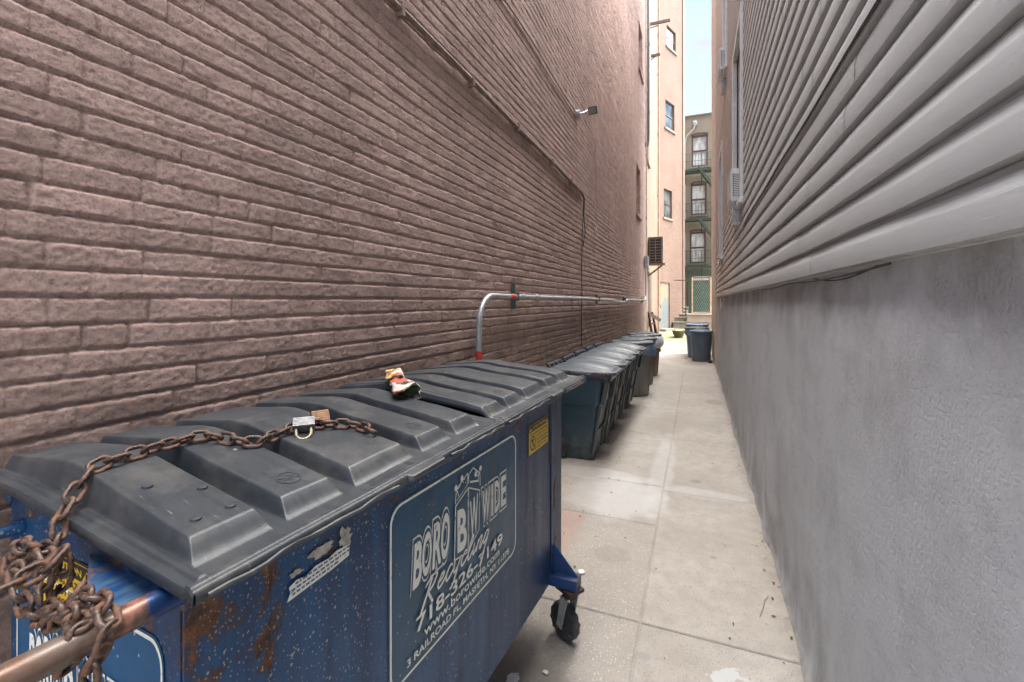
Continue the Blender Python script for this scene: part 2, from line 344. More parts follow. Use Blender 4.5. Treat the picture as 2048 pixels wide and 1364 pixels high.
M_fork = plain('grey_caster_fork', (.42, .43, .40), .5, .3, dirt=(.15, .10, .07))
M_rustyiron = plain('rusty_brown_iron', (.055, .032, .025), .6, .3, dirt=(.11, .06, .04))
M_greeniron = plain('green_iron', (.035, .062, .050), .6, 0, dirt=(.06, .05, .035))
M_greenbase = plain('green_grey_stucco', (.20, .24, .19), .85, var=.3, scale=1.2, dirt=(.12, .16, .12))
def backwall():
    n = N('beige_stucco'); X, Y, Z = n.xyz()
    a = n.noise(.5, 6, .6); st = n.noise(1, 6, .7, vec=n.map(n.obj, (2.5, 1, .18)))
    c = n.mix(n.ramp(a, [(.3, 0.), (.7, 1.)]), (.185, .162, .125), (.24, .21, .165))
    c = n.mix(n.ramp(st, [(.45, 0.), (.7, .6)]), c, (.26, .24, .19))
    c = n.mix(n.math('SUBTRACT', 1, n.step(n.math('ADD', Z, n.math('MULTIPLY', a, .8)), 3.6, 4.4)), c, (.12, .135, .105))
    return n.done(c, .9, 0, n.bump(n.noise(30, 5), .3, .01))
M_back = backwall()
M_stone = plain('old_stone_step', (.23, .22, .18), .9, var=.35, scale=5, bump=.6, dirt=(.13, .14, .09), bscale=40, bdist=.006)
M_palestep = plain('pale_step_edge', (.40, .37, .32), .8)
M_pinkstucco = plain('pinkish_stucco', (.33, .27, .24), .85, var=.15, scale=3, bump=.3, bscale=40, bdist=.005)
def rustdoor():
    n = N('rusty_pale_door'); X, Y, Z = n.xyz()
    c = n.mix(n.noise(3), (.15, .17, .17), (.21, .235, .23))
    r = n.noise(1, 7, .7, vec=n.map(n.obj, (3.2, 3.2, 1.1)))
    r2 = n.math('ADD', r, n.math('MULTIPLY', n.step(Z, 1.2, 2.3), .10))
    c = n.mix(n.ramp(r2, [(.56, 0.), (.66, .85)]), c, (.42, .25, .10))
    return n.done(c, .55, 0, n.bump(r, .3, .01))
M_door = rustdoor()
M_yellow = (lambda n: n.done(n.mix(n.ramp(n.noise(30, 7, .7), [(.58, 0.), (.68, .8)]), (.62, .40, .03), (.22, .13, .04)), .4, 0, n.bump(n.noise(80), .2, .001)))(N('yellow_label'))
M_ink = plain('black_ink', (.02, .018, .015), .5, var=.1)
def signwhite():
    n = N('aged_white_print'); c = n.mix(n.ramp(n.noise(40, 7, .7), [(.58, 0.), (.66, .85)]), (.72, .72, .66), (.16, .15, .13))
    return n.done(c, .5, 0)
M_sw = signwhite()
def signblue(name, c0, c1):
    n = N(name); a = n.noise(1, 6, .6, vec=n.map(n.obj, (8, 8, 2.2)))
    c = n.mix(n.ramp(a, [(.35, 0.), (.65, 1.)]), c0, c1)
    V, U, W = n.xyz()
    mv = n.map(n.obj, (1, 1, .8)); vd = n.voro(75, vec=mv); vx = n.xyz(n.voro(75, vec=mv, out=1))[0]
    c = n.mix(n.math('MULTIPLY', n.math('LESS_THAN', vd, .2), n.math('MULTIPLY', n.math('GREATER_THAN', vx, .86), n.math('SUBTRACT', 1, n.step(U, -1.1, -.75)))), c, (.42, .38, .32))
    return n.done(c, .33, 0, n.bump(n.noise(3.5, 3), .3, .03), .5)
M_sb = signblue('blue_sign_film', (.006, .052, .10), (.012, .070, .14)); M_sb2 = signblue('bright_blue_sign_film', (.008, .065, .155), (.012, .09, .20))
def flyer():
    n = N('printed_flyer'); u = n.map(n.obj, (22, 22, 22)); col = n.voro(1, vec=u, out=1); k = n.xyz(col)
    c = n.mix(n.math('GREATER_THAN', k[0], .72), (.55, .50, .42), (.36, .075, .035))
    c = n.mix(n.math('GREATER_THAN', k[1], .78), c, (.10, .20, .05))
    c = n.mix(n.math('GREATER_THAN', k[2], .82), c, (.05, .035, .03))
    c = n.mix(n.math('GREATER_THAN', k[1], .93), c, (.60, .42, .08))
    c = n.mix(n.ramp(n.noise(90, 5), [(.5, 0.), (.6, .5)]), c, (.25, .2, .17))
    return n.done(c, .5, 0, n.bump(n.noise(50), .3, .003))
M_flyer = flyer()
def slatgreen():
    n = N('green_privacy_slats'); X, Y, Z = n.xyz()
    c = n.mix(n.ramp(n.noise(3, 6), [(.4, 0.), (.6, 1.)]), (.01, .055, .04), (.02, .10, .07))
    return n.done(c, .5)
M_slat = slatgreen()
M_roofedge = plain('dark_roof_edge', (.16, .12, .09), .7)

# ------------------------------------------------------------------ mesh helper
class MB:
    def __init__(s): s.v = []; s.f = []
    def add(s, v, f):
        o = len(s.v); s.v += [tuple(p) for p in v]; s.f += [tuple(i+o for i in q) for q in f]; return s
    def box(s, a, b, M=None):
        x0, y0, z0 = a; x1, y1, z1 = b
        v = [(x, y, z) for x in (x0, x1) for y in (y0, y1) for z in (z0, z1)]
        if M is not None: v = [tuple(M @ Vector(p)) for p in v]
        return s.add(v, [(0, 1, 3, 2), (4, 6, 7, 5), (0, 4, 5, 1), (2, 3, 7, 6), (0, 2, 6, 4), (1, 5, 7, 3)])
    def bar(s, p, q, w, h=None, up=(0, 0, 1)):      # rectangular bar from p to q
        h = h or w; p = Vector(p); q = Vector(q); d = (q-p).normalized(); u = Vector(up)
        if abs(d.dot(u)) > .98: u = Vector((1, 0, 0))
        a = d.cross(u).normalized(); b = a.cross(d)
        v = [e + a*i*w/2 + b*j*h/2 for e in (p, q) for i, j in ((-1, -1), (1, -1), (1, 1), (-1, 1))]
        return s.add(v, [(3, 2, 1, 0), (4, 5, 6, 7), (0, 1, 5, 4), (1, 2, 6, 5), (2, 3, 7, 6), (3, 0, 4, 7)])
    def tube(s, pts, r, n=12, cap=True, closed=False):
        pts = [Vector(p) for p in pts]; m = len(pts); rr = r if isinstance(r, (list, tuple)) else [r]*m
        v = []; up = None
        for i, p in enumerate(pts):
            a = pts[(i-1) % m] if (closed or i) else p; b = pts[(i+1) % m] if (closed or i < m-1) else p
            d = (b-a).normalized()
            if up is None: up = Vector((0, 0, 1)) if abs(d.z) < .9 else Vector((1, 0, 0))
            x = d.cross(up).normalized(); up = x.cross(d).normalized()
            v += [p + (x*math.cos(2*math.pi*k/n) + up*math.sin(2*math.pi*k/n))*rr[i] for k in range(n)]
        f = []
        for i in range(m if closed else m-1):
            j = (i+1) % m
            f += [(i*n+k, i*n+(k+1) % n, j*n+(k+1) % n, j*n+k) for k in range(n)]
        if cap and not closed: f += [tuple(range(n))[::-1], tuple(range((m-1)*n, m*n))]
        return s.add(v, f)
    def loft(s, rings, cap=(True, True)):
        n = len(rings[0]); v = [p for r in rings for p in r]; f = []
        for i in range(len(rings)-1):
            f += [(i*n+k, i*n+(k+1) % n, (i+1)*n+(k+1) % n, (i+1)*n+k) for k in range(n)]
        if cap[0]: f.append(tuple(range(n))[::-1])
        if cap[1]: f.append(tuple(range((len(rings)-1)*n, len(rings)*n)))
        return s.add(v, f)
    def prism(s, poly, z0, z1):
        n = len(poly); v = [(x, y, z0) for x, y in poly]+[(x, y, z1) for x, y in poly]
        return s.add(v, [tuple(range(n))[::-1], tuple(range(n, 2*n))]+[(k, (k+1) % n, n+(k+1) % n, n+k) for k in range(n)])
    def build(s, name, mat, parent=None, smooth=False, bevel=0, seg=2, angle=35):
        me = bpy.data.meshes.new(name); me.from_pydata([tuple(p) for p in s.v], [], s.f); me.update()
        o = bpy.data.objects.new(name, me); C.objects.link(o); me.materials.append(mat)
        if parent is not None: o.parent = parent
        if smooth:
            me.polygons.foreach_set('use_smooth', [True]*len(me.polygons))
            me.set_sharp_from_angle(angle=R(angle))
        if bevel:
            b = o.modifiers.new('bevel', 'BEVEL'); b.width = bevel; b.segments = seg; b.limit_method = 'ANGLE'; b.angle_limit = R(35)
        return o
def grid_mesh(name, mat, patches, parent=None):
    """patches: list of (P[nr,nc,3]) joined in ONE mesh"""
    V = []; F = []; o = 0
    for P in patches:
        nr, nc = P.shape[:2]; V.append(P.reshape(-1, 3))
        i = np.arange(nr*nc).reshape(nr, nc)+o
        F.append(np.stack([i[:-1, :-1], i[:-1, 1:], i[1:, 1:], i[1:, :-1]], -1).reshape(-1, 4)); o += nr*nc
    V = np.concatenate(V).astype(np.float32); F = np.concatenate(F).astype(np.int32)
    me = bpy.data.meshes.new(name); me.vertices.add(len(V)); me.vertices.foreach_set('co', V.ravel())
    me.loops.add(F.size); me.loops.foreach_set('vertex_index', F.ravel())
    me.polygons.add(len(F)); me.polygons.foreach_set('loop_start', np.arange(0, F.size, 4, dtype=np.int32))
    me.polygons.foreach_set('use_smooth', np.ones(len(F), dtype=bool)); me.update(calc_edges=True); me.validate()
    ob = bpy.data.objects.new(name, me); C.objects.link(ob); me.materials.append(mat)
    if parent is not None: ob.parent = parent
    return ob
def tag(o, label=None, cat=None, group=None, kind=None):
    if label: o['label'] = label
    if cat: o['category'] = cat
    if group: o['group'] = group
    if kind: o['kind'] = kind
    return o
def thing(name, label, cat, loc=(0, 0, 0), rz=0, group=None):
    o = bpy.data.objects.new(name, None); C.objects.link(o); o.location = loc; o.rotation_euler = (0, 0, rz)
    return tag(o, label, cat, group)
def copy_tree(o, parent=None):
    kids = [c for c in bpy.data.objects if c.parent == o]
    c = o.copy(); C.objects.link(c)
    if parent is not None: c.parent = parent
    for k in kids: copy_tree(k, c)
    return c
def hsh(a, b, s=0):
    h = np.sin(a*127.1+b*311.7+s*74.7)*43758.5453
    return h-np.floor(h)
def vnoise(x, y, s=0):
    xi = np.floor(x); yi = np.floor(y); fx = x-xi; fy = y-yi
    fx = fx*fx*(3-2*fx); fy = fy*fy*(3-2*fy)
    a = hsh(xi, yi, s); b = hsh(xi+1, yi, s); c = hsh(xi, yi+1, s); d = hsh(xi+1, yi+1, s)
    return (a*(1-fx)+b*fx)*(1-fy)+(c*(1-fx)+d*fx)*fy-.5
def sm(a, b, x):
    t = np.clip((x-a)/(b-a), 0, 1); return t*t*(3-2*t)

# ------------------------------------------------------------------ ground
MB().add([(-1500, -1500, -.06), (1500, -1500, -.06), (1500, 1500, -.06), (-1500, 1500, -.06)], [(0, 1, 2, 3)]).build('ground', M_ground)
bpy.data.objects['ground']['kind'] = 'structure'
def slab(m, x0, x1, y0, y1, z=0.):
    t = .05; b = .006
    dz = [random.uniform(-.0015, .0015) for _ in range(4)]
    co = [(x0, y0), (x1, y0), (x1, y1), (x0, y1)]; ins = [(x0+b, y0+b), (x1-b, y0+b), (x1-b, y1-b), (x0+b, y1-b)]
    v = [(x, y, z-t) for x, y in co]+[(x, y, z-.005+d) for (x, y), d in zip(co, dz)]+[(x, y, z+d) for (x, y), d in zip(ins, dz)]
    m.add(v, [(8, 9, 10, 11)]+[(k, (k+1) % 4, 4+(k+1) % 4, 4+k) for k in range(4)]+[(4+k, 4+(k+1) % 4, 8+(k+1) % 4, 8+k) for k in range(4)])
pm = MB(); g = .003; pm.box((-1.7, -6, -.045), (.7, 15.68, -.0085))
ly = [-6, -4.2, -2.4, -.6, .72, 2.335, 3.39, 4.12, 5.72, 7.15, 8.7, 10.5, 12.4, 14.2, 15.7]
ry = [-6, -4.2, -2.4, -.6, .72, 2.335, 4.04, 5.62, 7.15, 8.75, 10.5, 12.4, 14.2, 15.7]
for a, b in zip(ly, ly[1:]): slab(pm, -1.75, -.258-g, a+g, b-g)
for a, b in zip(ry, ry[1:]): slab(pm, -.258+g, .75, a+g, b-g)
tag(pm.build('pavement', M_conc), kind='structure')
pm = MB(); pm.box((-9, -30, -.05), (9, -6.02, -.01)); tag(pm.build('pavement', M_conc), kind='structure')
# yard that climbs gently behind the slabs
xs = np.linspace(-2.2, 4, 30); ys = np.concatenate([np.linspace(15.705, 28, 60)])
YY, XX = np.meshgrid(ys, xs, indexing='ij')
ZZ = .44*sm(15.7, 22, YY)+.02*vnoise(XX*3, YY*3)
ZZ[0, :] = -.01
tag(grid_mesh('yard', M_yard, [np.stack([XX, YY, ZZ], -1)[:, ::1]]), kind='structure')

# ------------------------------------------------------------------ left brick building
LX = -1.44
cH = .0675; bL = .205
WINS = [(12.62, 13.5, 7.95, 9.25), (12.15, 13.0, 3.92, 5.22)]
def brick_h(Y, Z, amp=1.0):
    Zp = Z+.005*vnoise(Y*.9, np.floor(Z/cH)*.37)*2+.004*vnoise(Y*3.1, np.floor(Z/cH)*1.3, 2)+.02*vnoise(Y*.25, Z*.3, 9)
    k = np.floor(Zp/cH); fz = (Zp/cH-k)
    head = (np.mod(k, 6) == 4)
    bl = np.where(head, bL*.5, bL)
    Yp = Y/bl/1.05+np.where(np.mod(k, 2) == 0, .5, 0.)+hsh(k, 3., 1)*.5+.35*vnoise(Y*2.4, k*7.7, 5)
    j = np.floor(Yp); fy = Yp-j
    # upper joint of each brick is deep, the lower edge overhangs it
    dzt = (1-fz)*cH; dzb = fz*cH; dy = np.minimum(fy, 1-fy)*bl
    r = .004*vnoise(Y*45, Z*45, 3)+.003*vnoise(Y*110, Z*110, 4)
    rz = sm(.0005, .0090, dzt+r)*sm(.0015, .0055, dzb+r*.6)
    shallow = .45+.5*hsh(j, k, 8)
    ry_ = 1-(1-sm(.001, .011, dy+r))*(1-shallow)
    h = -.0110*(1-rz)-.0110*(1-ry_)*rz
    h = h+(hsh(j, k, 11)-.5)*.0036*rz+((fz-.5)*(hsh(j, k, 12)-.35)*.0038+(fy-.5)*(hsh(j, k, 13)-.5)*.006)*rz
    h = h+.0018*vnoise(Y*16, Z*22, 6)*rz+.0009*vnoise(Y*38, Z*46, 7)+.0024*vnoise(Y*85, Z*95, 14)+.0022*vnoise(Y*180, Z*190, 15)
    h = h+.02*vnoise(Y*.8, Z*.8, 20)
    for (a, b, c, d) in WINS:
        ins = sm(a-.005, a+.005, Y)*(1-sm(b-.005, b+.005, Y))*sm(c-.005, c+.005, Z)*(1-sm(d-.005, d+.005, Z))
        h = h*(1-ins)-.16*ins
    brick_h.tone = .5+(hsh(j, k, 51)-.5)*.8+.25*vnoise(Y*2.1, Z*2.1, 52)
    return h*amp
TONES = []
def patch(y0, y1, dy, z0, z1, dz, f):
    y = np.linspace(y0, y1, max(2, int(round((y1-y0)/dy))+1)); z = np.linspace(z0, z1, max(2, int(round((z1-z0)/dz))+1))
    Z, Y = np.meshgrid(z, y, indexing='ij'); X = LX+f(Y, Z)
    TONES.append(brick_h.tone.ravel() if f is brick_h else np.full(Y.size, .5))
    return np.stack([X, Y, Z], -1)
flat = lambda Y, Z: np.zeros_like(Y)-.006
ps = [patch(-.2, 1.6, .0055, .9, 3.0, .0052, brick_h), patch(1.6, 3.4, .008, .9, 4.1, .0058, brick_h),
      patch(3.4, 7.0, .014, .0, 6.8, .0075, brick_h), patch(7.0, 14.3, .03, 0, 11.6, .0105, brick_h),
      patch(-.2, 3.4, .05, -.05, .9, .03, brick_h), patch(-.6, -.2, .4, -.05, 7.2, .5, flat),
      patch(-.2, 1.6, .9, 3.0, 7.2, 1, flat), patch(1.6, 3.4, .9, 4.1, 7.2, 1, flat), patch(3.4, 7.0, 1, 6.8, 7.2, 1, flat)]
bb = thing('brick_building', 'tall building with brown-pink painted brick wall along the left of the alley', 'building', (0, 0, 0))
wl = grid_mesh('wall', M_brick, ps, bb); at_ = wl.data.attributes.new('tone', 'FLOAT', 'POINT'); at_.data.foreach_set('value', np.concatenate(TONES).astype(np.float32))
m = MB(); m.box((-7, -.59, -.05), (-1.475, 14.29, 11.58)); 
e = .003
m2 = MB()
for y_, z_, fl in ((-.6, 7.2, 0), (14.3, 11.6, 1)):
    m2.add([(-1.75, y_, -.05), (LX-.006, y_, -.05), (LX-.006, y_, z_), (-1.75, y_, z_)], [(3, 2, 1, 0) if fl else (0, 1, 2, 3)])
m2.box((-7, -.6, 7.195), (LX-.004, 7.0, 7.25)).box((-7, 7.0, 11.595), (LX-.004, 14.3, 11.65))  # front roof, out of view, stepped down to let more light into the alley
m2.add([(-7, 7.0, 7.25), (LX-.004, 7.0, 7.25), (LX-.004, 7.0, 11.6), (-7, 7.0, 11.6)], [(0, 1, 2, 3)])
# backing core; recess pockets for the windows lie in front of it
m = MB(); m.box((-7, -.6, -.05), (-1.70, 6.99, 7.19)).box((-7, 6.99, -.05), (-1.70, 14.3, 11.59))
m.build('rear_wall', M_brick, bb); m2.build('stepped_roof', M_brick, bb)
for (a, b, c, d) in WINS:
    fr = MB()
    x = LX-.155
    fr.box((x, a+.0, c), (x+.05, a+.05, d)); fr.box((x, b-.05, c), (x+.05, b, d)); fr.box((x, a+.05, c), (x+.05, b-.05, c+.05)); fr.box((x, a+.05, d-.05), (x+.05, b-.05, d)); fr.box((x, a+.05, (c+d)/2-.02), (x+.06, b-.05, (c+d)/2+.02))
    f = fr.build('window', M_winframe, bb)
    MB().box((x+.01, a+.05, c+.05), (x+.025, b-.05, d-.05)).build('pane', M_glass, f)
    MB().box((LX-.14, a-.05, c-.07), (LX+.05, b+.05, c+.004)).build('sill', M_brick, f, bevel=.006)

# ------------------------------------------------------------------ right building: siding over stucco
rb = thing('clapboard_building', 'building with pale grey horizontal siding above a grey stucco foundation on the right', 'building')
SX = .425            # face of the siding laps
RWIN = [(5.02, 6.0, 2.66, 4.45), (7.45, 8.25, 5.15, 6.9), (8.6, 9.45, 2.42, 4.28)]
SY1 = 11.2; SZ0 = 1.708; crs = .1047
prof = [(.000, .0240), (.0005, .0), (.002, -.0003), (.058, .0003), (.062, .0010), (.083, .0085), (.0865, .0100), (.0885, .0235), (.1045, .0240)]   # (height, inward)
patches = []
RTOP = 8.9; kmax = int((RTOP-SZ0)/crs)
for k in range(kmax):
    zb = SZ0+k*crs
    cuts = sorted((a-.0, b+.0) for a, b, c, d in RWIN if c < zb+crs*.9 and d > zb+.01)
    ivs = []; cur = -.6
    for a, b in cuts: ivs.append((cur, a)); cur = b
    ivs.append((cur, SY1))
    for (a, b) in ivs:
        # lapped lengths of siding
        ys = [a]; 
        while ys[-1] < b:
            nx = ys[-1]+random.uniform(2.2, 3.7); ys.append(nx if nx < b-.5 else b)
        for q, (p, r) in enumerate(zip(ys, ys[1:])):
            nn = max(2, int((r-p)/.12)+1); y = np.linspace(p-(.02 if q else 0), r, nn)
            sag = .005*vnoise(y*1.1, np.full_like(y, k*.8), 3)+.003*vnoise(y*3.1, np.full_like(y, k*1.8), 5)
            sag = sag+.016*sm(6.2, 10, y)*vnoise(y*2.0, np.full_like(y, k*.25), 8)
            out = .005*vnoise(y*.9, np.full_like(y, k*.6), 6)+.0025*vnoise(y*3.5, np.full_like(y, k*1.1), 7)
            off = -.0016 if q % 2 else 0.
            rows = []
            for (h, xin) in prof:
                rows.append(np.stack([SX+xin+off+out, y, zb+h*1.0+sag*(1 if h < .09 else 1)+(.0006 if h > .09 else 0)], -1))
            patches.append(np.stack(rows)[:, ::-1])
sg_ = grid_mesh('siding', M_siding, patches, rb); sg_.data.set_sharp_from_angle(angle=R(16))
# sheathing behind the laps, with holes where windows are
m = MB(); m.box((.75, -.6, 1.70), (6, SY1, RTOP+.02)); 
ycuts = [-.6]
segs = []
def sheath(m, y0, y1, wins):
    cur = SZ0-.005
    for (c, d) in sorted(wins): m.box((.452, y0, cur), (.75, y1, c)); cur = d
    m.box((.452, y0, cur), (.75, y1, RTOP))
pts = sorted({-.59, SY1-.01} | {q for a, b, c, d in RWIN for q in (a, b)})
for a, b in zip(pts, pts[1:]):
    sheath(m, a, b, [(c, d) for (p, q, c, d) in RWIN if p < (a+b)/2 < q])
m.build('sheathing', M_trim, rb)
# stucco foundation
y = np.linspace(-.6, SY1+.2, 560); z = np.linspace(-.05, 1.78, 90); Z, Y = np.meshgrid(z, y, indexing='ij')
X = .450+.018*vnoise(Y*1.1, Z*1.3, 31)+.010*vnoise(Y*3, Z*2.6, 32)+.003*vnoise(Y*11, Z*11, 33)-.02*(1-sm(0, .16, Z))*(.5+vnoise(Y*4, Z*6, 34))-.006*(1-sm(0, .05, Z))*(vnoise(Y*30, Z*30, 36)+.5)
X = X+.012*sm(1.45, 1.7, Z)
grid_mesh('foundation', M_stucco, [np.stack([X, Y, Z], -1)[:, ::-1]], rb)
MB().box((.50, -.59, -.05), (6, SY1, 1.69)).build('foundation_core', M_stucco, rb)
for (a, b, c, d) in RWIN:
    fr = MB(); t = .085
    fr.box((SX-.022, a-t, c-.05), (.47, a, d+t)); fr.box((SX-.022, b, c-.05), (.47, b+t, d+t)); fr.box((SX-.022, a, d), (.47, b, d+t))
    fr.box((SX-.045, a-t-.02, c-.09), (.60, b+t+.02, c-.05)); fr.box((.47, a+.001, c-.05), (.62, b-.001, c+.002))
    fr.box((.60, a, c), (.64, a+.05, d)); fr.box((.60, b-.05, c), (.64, b, d)); fr.box((.60, a+.05, d-.05), (.64, b-.05, d)); fr.box((.60, a+.05, (c+d)/2-.025), (.64, b-.05, (c+d)/2+.025))
    fr.box((.47, a-.004, c), (.64, a+.002, d)); fr.box((.47, b-.002, c), (.64, b+.004, d)); fr.box((.47, a, d-.002), (.64, b, d+.004))
    f = fr.build('window', M_white, rb, bevel=.003)
    MB().box((.61, a+.05, c+.002), (.625, b-.05, d-.05)).build('pane', M_glass, f)
# vertical corner board at the far end
MB().box((SX-.02, SY1, 1.69), (.60, SY1+.10, RTOP)).build('corner_board', M_trim, rb)

def ac_unit(y0, z0, label):
    t = thing('air_conditioner', label, 'air conditioner', (.335, y0, z0), 0, 'window air conditioners in the siding wall')
    w_, l_, h_ = .20, .50, .33
    MB().box((0, .012, 0), (w_, l_, h_)).build('casing', M_white, t, bevel=.006)
    lv = MB()
    for i in range(13):
        zz = .05+i*.0185
        lv.box((.025, -.004, zz), (w_-.06, .016, zz+.011))
    lv.box((.014, .002, .03), (w_-.05, .014, .043)); lv.box((.014, .002, h_-.045), (w_-.05, .014, h_-.032))
    lv.build('side_grille', M_white, t)
    MB().box((.02, .006, .045), (w_-.055, .0125, h_-.05)).build('vent_opening', M_black, t)
    lv = MB()
    for i in range(14): lv.box((-.006, .04, .03+i*.02), (.003, l_-.04, .03+i*.02+.012))
    lv.build('front_grille', M_trim, t)
    MB().box((.03, .1, -.03), (.09, .13, -.002)).box((.03, .1, -.24), (.135, .115, -.032)).build('support_bracket', M_galv, t)
    return t
ac_unit(5.22, 2.655, 'white air conditioner in the lower siding window above the grey wall')
ac_unit(7.6, 5.16, 'white air conditioner high up in the upper siding window near the sky')

# peach building past the siding
pb = thing('peach_stucco_building', 'narrow peach stucco building edge beyond the siding on the right', 'building')
m = MB(); m.box((.44, SY1+.21, -.05), (6, 15.2, 12.2)); m.build('wall', brick_mat('light_peach_stucco', (.54, .44, .37), (.60, .50, .43), (.45, .36, .30), low=False, grain=.5), pb)

# ------------------------------------------------------------------ building past the brick wall on the left, with angled wall
NS = math.hypot(.3665, .93); DX, DY = .3665/NS, .93/NS
def an(s, out=0, z=0): return (-1.46+DX*s+DY*out, 20.3+DY*s-DX*out, z)
lb = thing('peach_brick_building', 'tall peach painted brick building with an angled wall behind the brown brick one', 'building')
AW = [(.44, 1.27, 5.30, 6.55, 1), (.60, 1.52, 9.26, 10.47, 1), (.72, 1.66, 12.88, 13.8, 1)]
DOORZ = (.44, 2.46)
m = MB(); m.prism([(-7, 14.32), (-1.46, 14.32), (-1.46, 20.3), (-7, 20.3)], -.05, 18.5); m.build('wall', M_peach, lb)
# the angled wall: panels round the openings, set in front of a recessed core
th = .12
def apan(m, s0, s1, z0, z1, o0=-th, o1=0.):
    p = [an(s0, o1), an(s1, o1), an(s1, o0), an(s0, o0)]
    m.prism([(q[0], q[1]) for q in p], z0, z1)
m = MB()
ops = [(.10, 1.04, .44, 2.46)]+[(a, b, c, d) for a, b, c, d, _ in AW]
zs = sorted({-.05, 18.5} | {q for o in ops for q in o[2:]})
for z0, z1 in zip(zs, zs[1:]):
    cur = 0.
    for (a, b, c, d) in sorted(o for o in ops if o[2] < (z0+z1)/2 < o[3]): apan(m, cur, a, z0, z1); cur = b
    apan(m, cur, 2.35, z0, z1)
m.build('angled_wall', M_pinkbrick, lb)
e0 = an(0, -th); e1 = an(2.35, -th); e2 = an(2.35, 0)
m = MB(); m.prism([(-7, 20.31), (e0[0], 20.31), (e1[0], e1[1]), (e2[0]+.05, e2[1]+.02), (e2[0]+.06, 25.5), (-7, 25.5)], -.05, 18.5); m.build('rear_wall', M_pinkbrick, lb)
for (a, b, c, d, _) in AW:
    f_ = MB(); apan(f_, a, a+.05, c, d, -.10, -.06); apan(f_, b-.05, b, c, d, -.10, -.06); apan(f_, a+.05, b-.05, d-.05, d, -.10, -.06); apan(f_, a+.05, b-.05, c, c+.05, -.10, -.06); apan(f_, a+.05, b-.05, (c+d)/2-.025, (c+d)/2+.025, -.10, -.05)
    f = f_.build('window', M_brownframe, lb)
    q = MB(); apan(q, a+.05, b-.05, c+.05, d-.05, -.09, -.075); q.build('pane', M_glass, f)
    q = MB(); apan(q, a-.08, b+.08, c-.09, c, -.05, .05); q.build('sill', M_sillpeach, f)
f_ = MB(); apan(f_, .10, 1.04, .44, 2.46, -.11, -.05); f = f_.build('door', M_door, lb)
q = MB(); apan(q, .16, .20, 1.35, 1.47, -.049, -.02); q.build('handle', M_rustyiron, f)
q = MB(); apan(q, -.02, 1.45, .30, .445, -.02, .30); q.build('doorstep', M_stone, lb, bevel=.01)
# tall narrow windows in the peach face along the alley
for (a, b, c, d) in ((15.15, 15.75, 6.15, 7.6), (15.6, 16.6, .9, 2.6)):
    f = MB().box((-1.458, a, c), (-1.445, b, d)).build('window', M_brownframe, lb)
    MB().box((-1.446, a+.06, c+.06), (-1.441, b-.06, d-.06)).build('pane', M_glass, f)
    MB().box((-1.46, a-.06, c-.08), (-1.40, b+.06, c)).build('sill', M_sillpeach, f)
# downspouts and pipes on it
def pipe(name, label, cat, pts, r, mat, bands=(), group=None):
    o = MB().tube(pts, r, 14); t = o.build(name, mat, smooth=True); tag(t, label, cat, group)
    for b in bands: MB().tube([(b[0], b[1], b[2]-.02), (b[0], b[1], b[2]+.02)], r+.012, 14).box((b[0]-.06, b[1]-.015, b[2]-.015), (b[0]+.0, b[1]+.015, b[2]+.015)).build('bracket', mat, t)
    return t
pipe('downspout', 'thick dark grey downspout ending high on the peach wall beside the brick corner', 'downspout',
     [(-1.38, 14.62, 16), (-1.38, 14.62, 6.9), (-1.39, 14.62, 6.6), (-1.42, 14.62, 6.45)], .058, plain('grey_downspout', (.12, .13, .145), .5), [(-1.38, 14.62, 7.5), (-1.38, 14.62, 9.6), (-1.38, 14.62, 11.7)])
pipe('drain_pipe', 'thin rusty-bracketed pipe running down the peach wall left of the door', 'pipe',
     [(-1.40, 19.2, 17), (-1.40, 19.2, .35)], .035, plain('tan_pipe', (.42, .30, .22), .6, dirt=(.2, .1, .06)), [(-1.40, 19.2, q) for q in (3.6, 5.9, 8.4, 10.8, 12.4)])
pipe('drain_pipe', 'pale pipe close to the brick corner beside the dark downspout', 'pipe',
     [(-1.41, 14.42, 11.4), (-1.41, 14.42, 2.9)], .018, plain('pale_pipe', (.55, .45, .38), .5), [(-1.41, 14.42, q) for q in (4.2, 6.1, 8.1, 9.5)])
for (y, z, l_, lab) in ((16.2, 11.15, .62, 'long rusty iron bar jutting from the peach wall near the top window'), (16.5, 10.2, .28, 'short rusty iron bar jutting below the long one')):
    o = MB().bar((-1.46, y, z), (-1.46+l_, y+.5*l_, z+.28*l_), .06, .09).bar((-1.46, y, z-.13), (-1.46+l_*.4, y+.2*l_, z-.03), .03, .03)
    tag(o.build('iron_bar', M_rustyiron), lab, 'iron bar')

# condenser unit on a shelf
t = thing('condenser_unit', 'brown outdoor cooling unit with gridded front hung on the peach wall', 'air conditioner', (-1.46, 15.35, 2.86))
MB().box((0.02, 0, 0), (.47, .34, .86)).build('casing', plain('brown_casing', (.17, .13, .10), .6, dirt=(.08, .06, .04)), t, bevel=.012)
MB().box((.06, -.006, .05), (.43, .004, .81)).build('vent_opening', M_black, t)
gm = MB()
for i in range(9): gm.box((.05, -.022, .04+i*.092), (.44, -.007, .04+i*.092+.022))
for i in range(3): gm.box((.05+i*.182, -.02, .04), (.05+i*.182+.026, -.0075, .80))
gm.build('grille', plain('tan_grille', (.24, .20, .16), .6), t)
MB().box((0, -.03, -.05), (.54, .42, -.002)).bar((.0, .05, -.40), (.45, .05, -.05), .03).bar((.0, .3, -.40), (.45, .3, -.05), .03).build('shelf', M_sillpeach, t)
# meter box at the brick corner
o = MB().box((-1.425, 14.0, 2.62), (-1.33, 14.25, 2.98)).build('junction_box', M_galv, bevel=.008); tag(o, 'small grey metal box on the corner of the brick wall', 'junction box')
MB().box((-1.33, 14.02, 2.64), (-1.322, 14.23, 2.96)).build('cover', M_galv, o, bevel=.003)

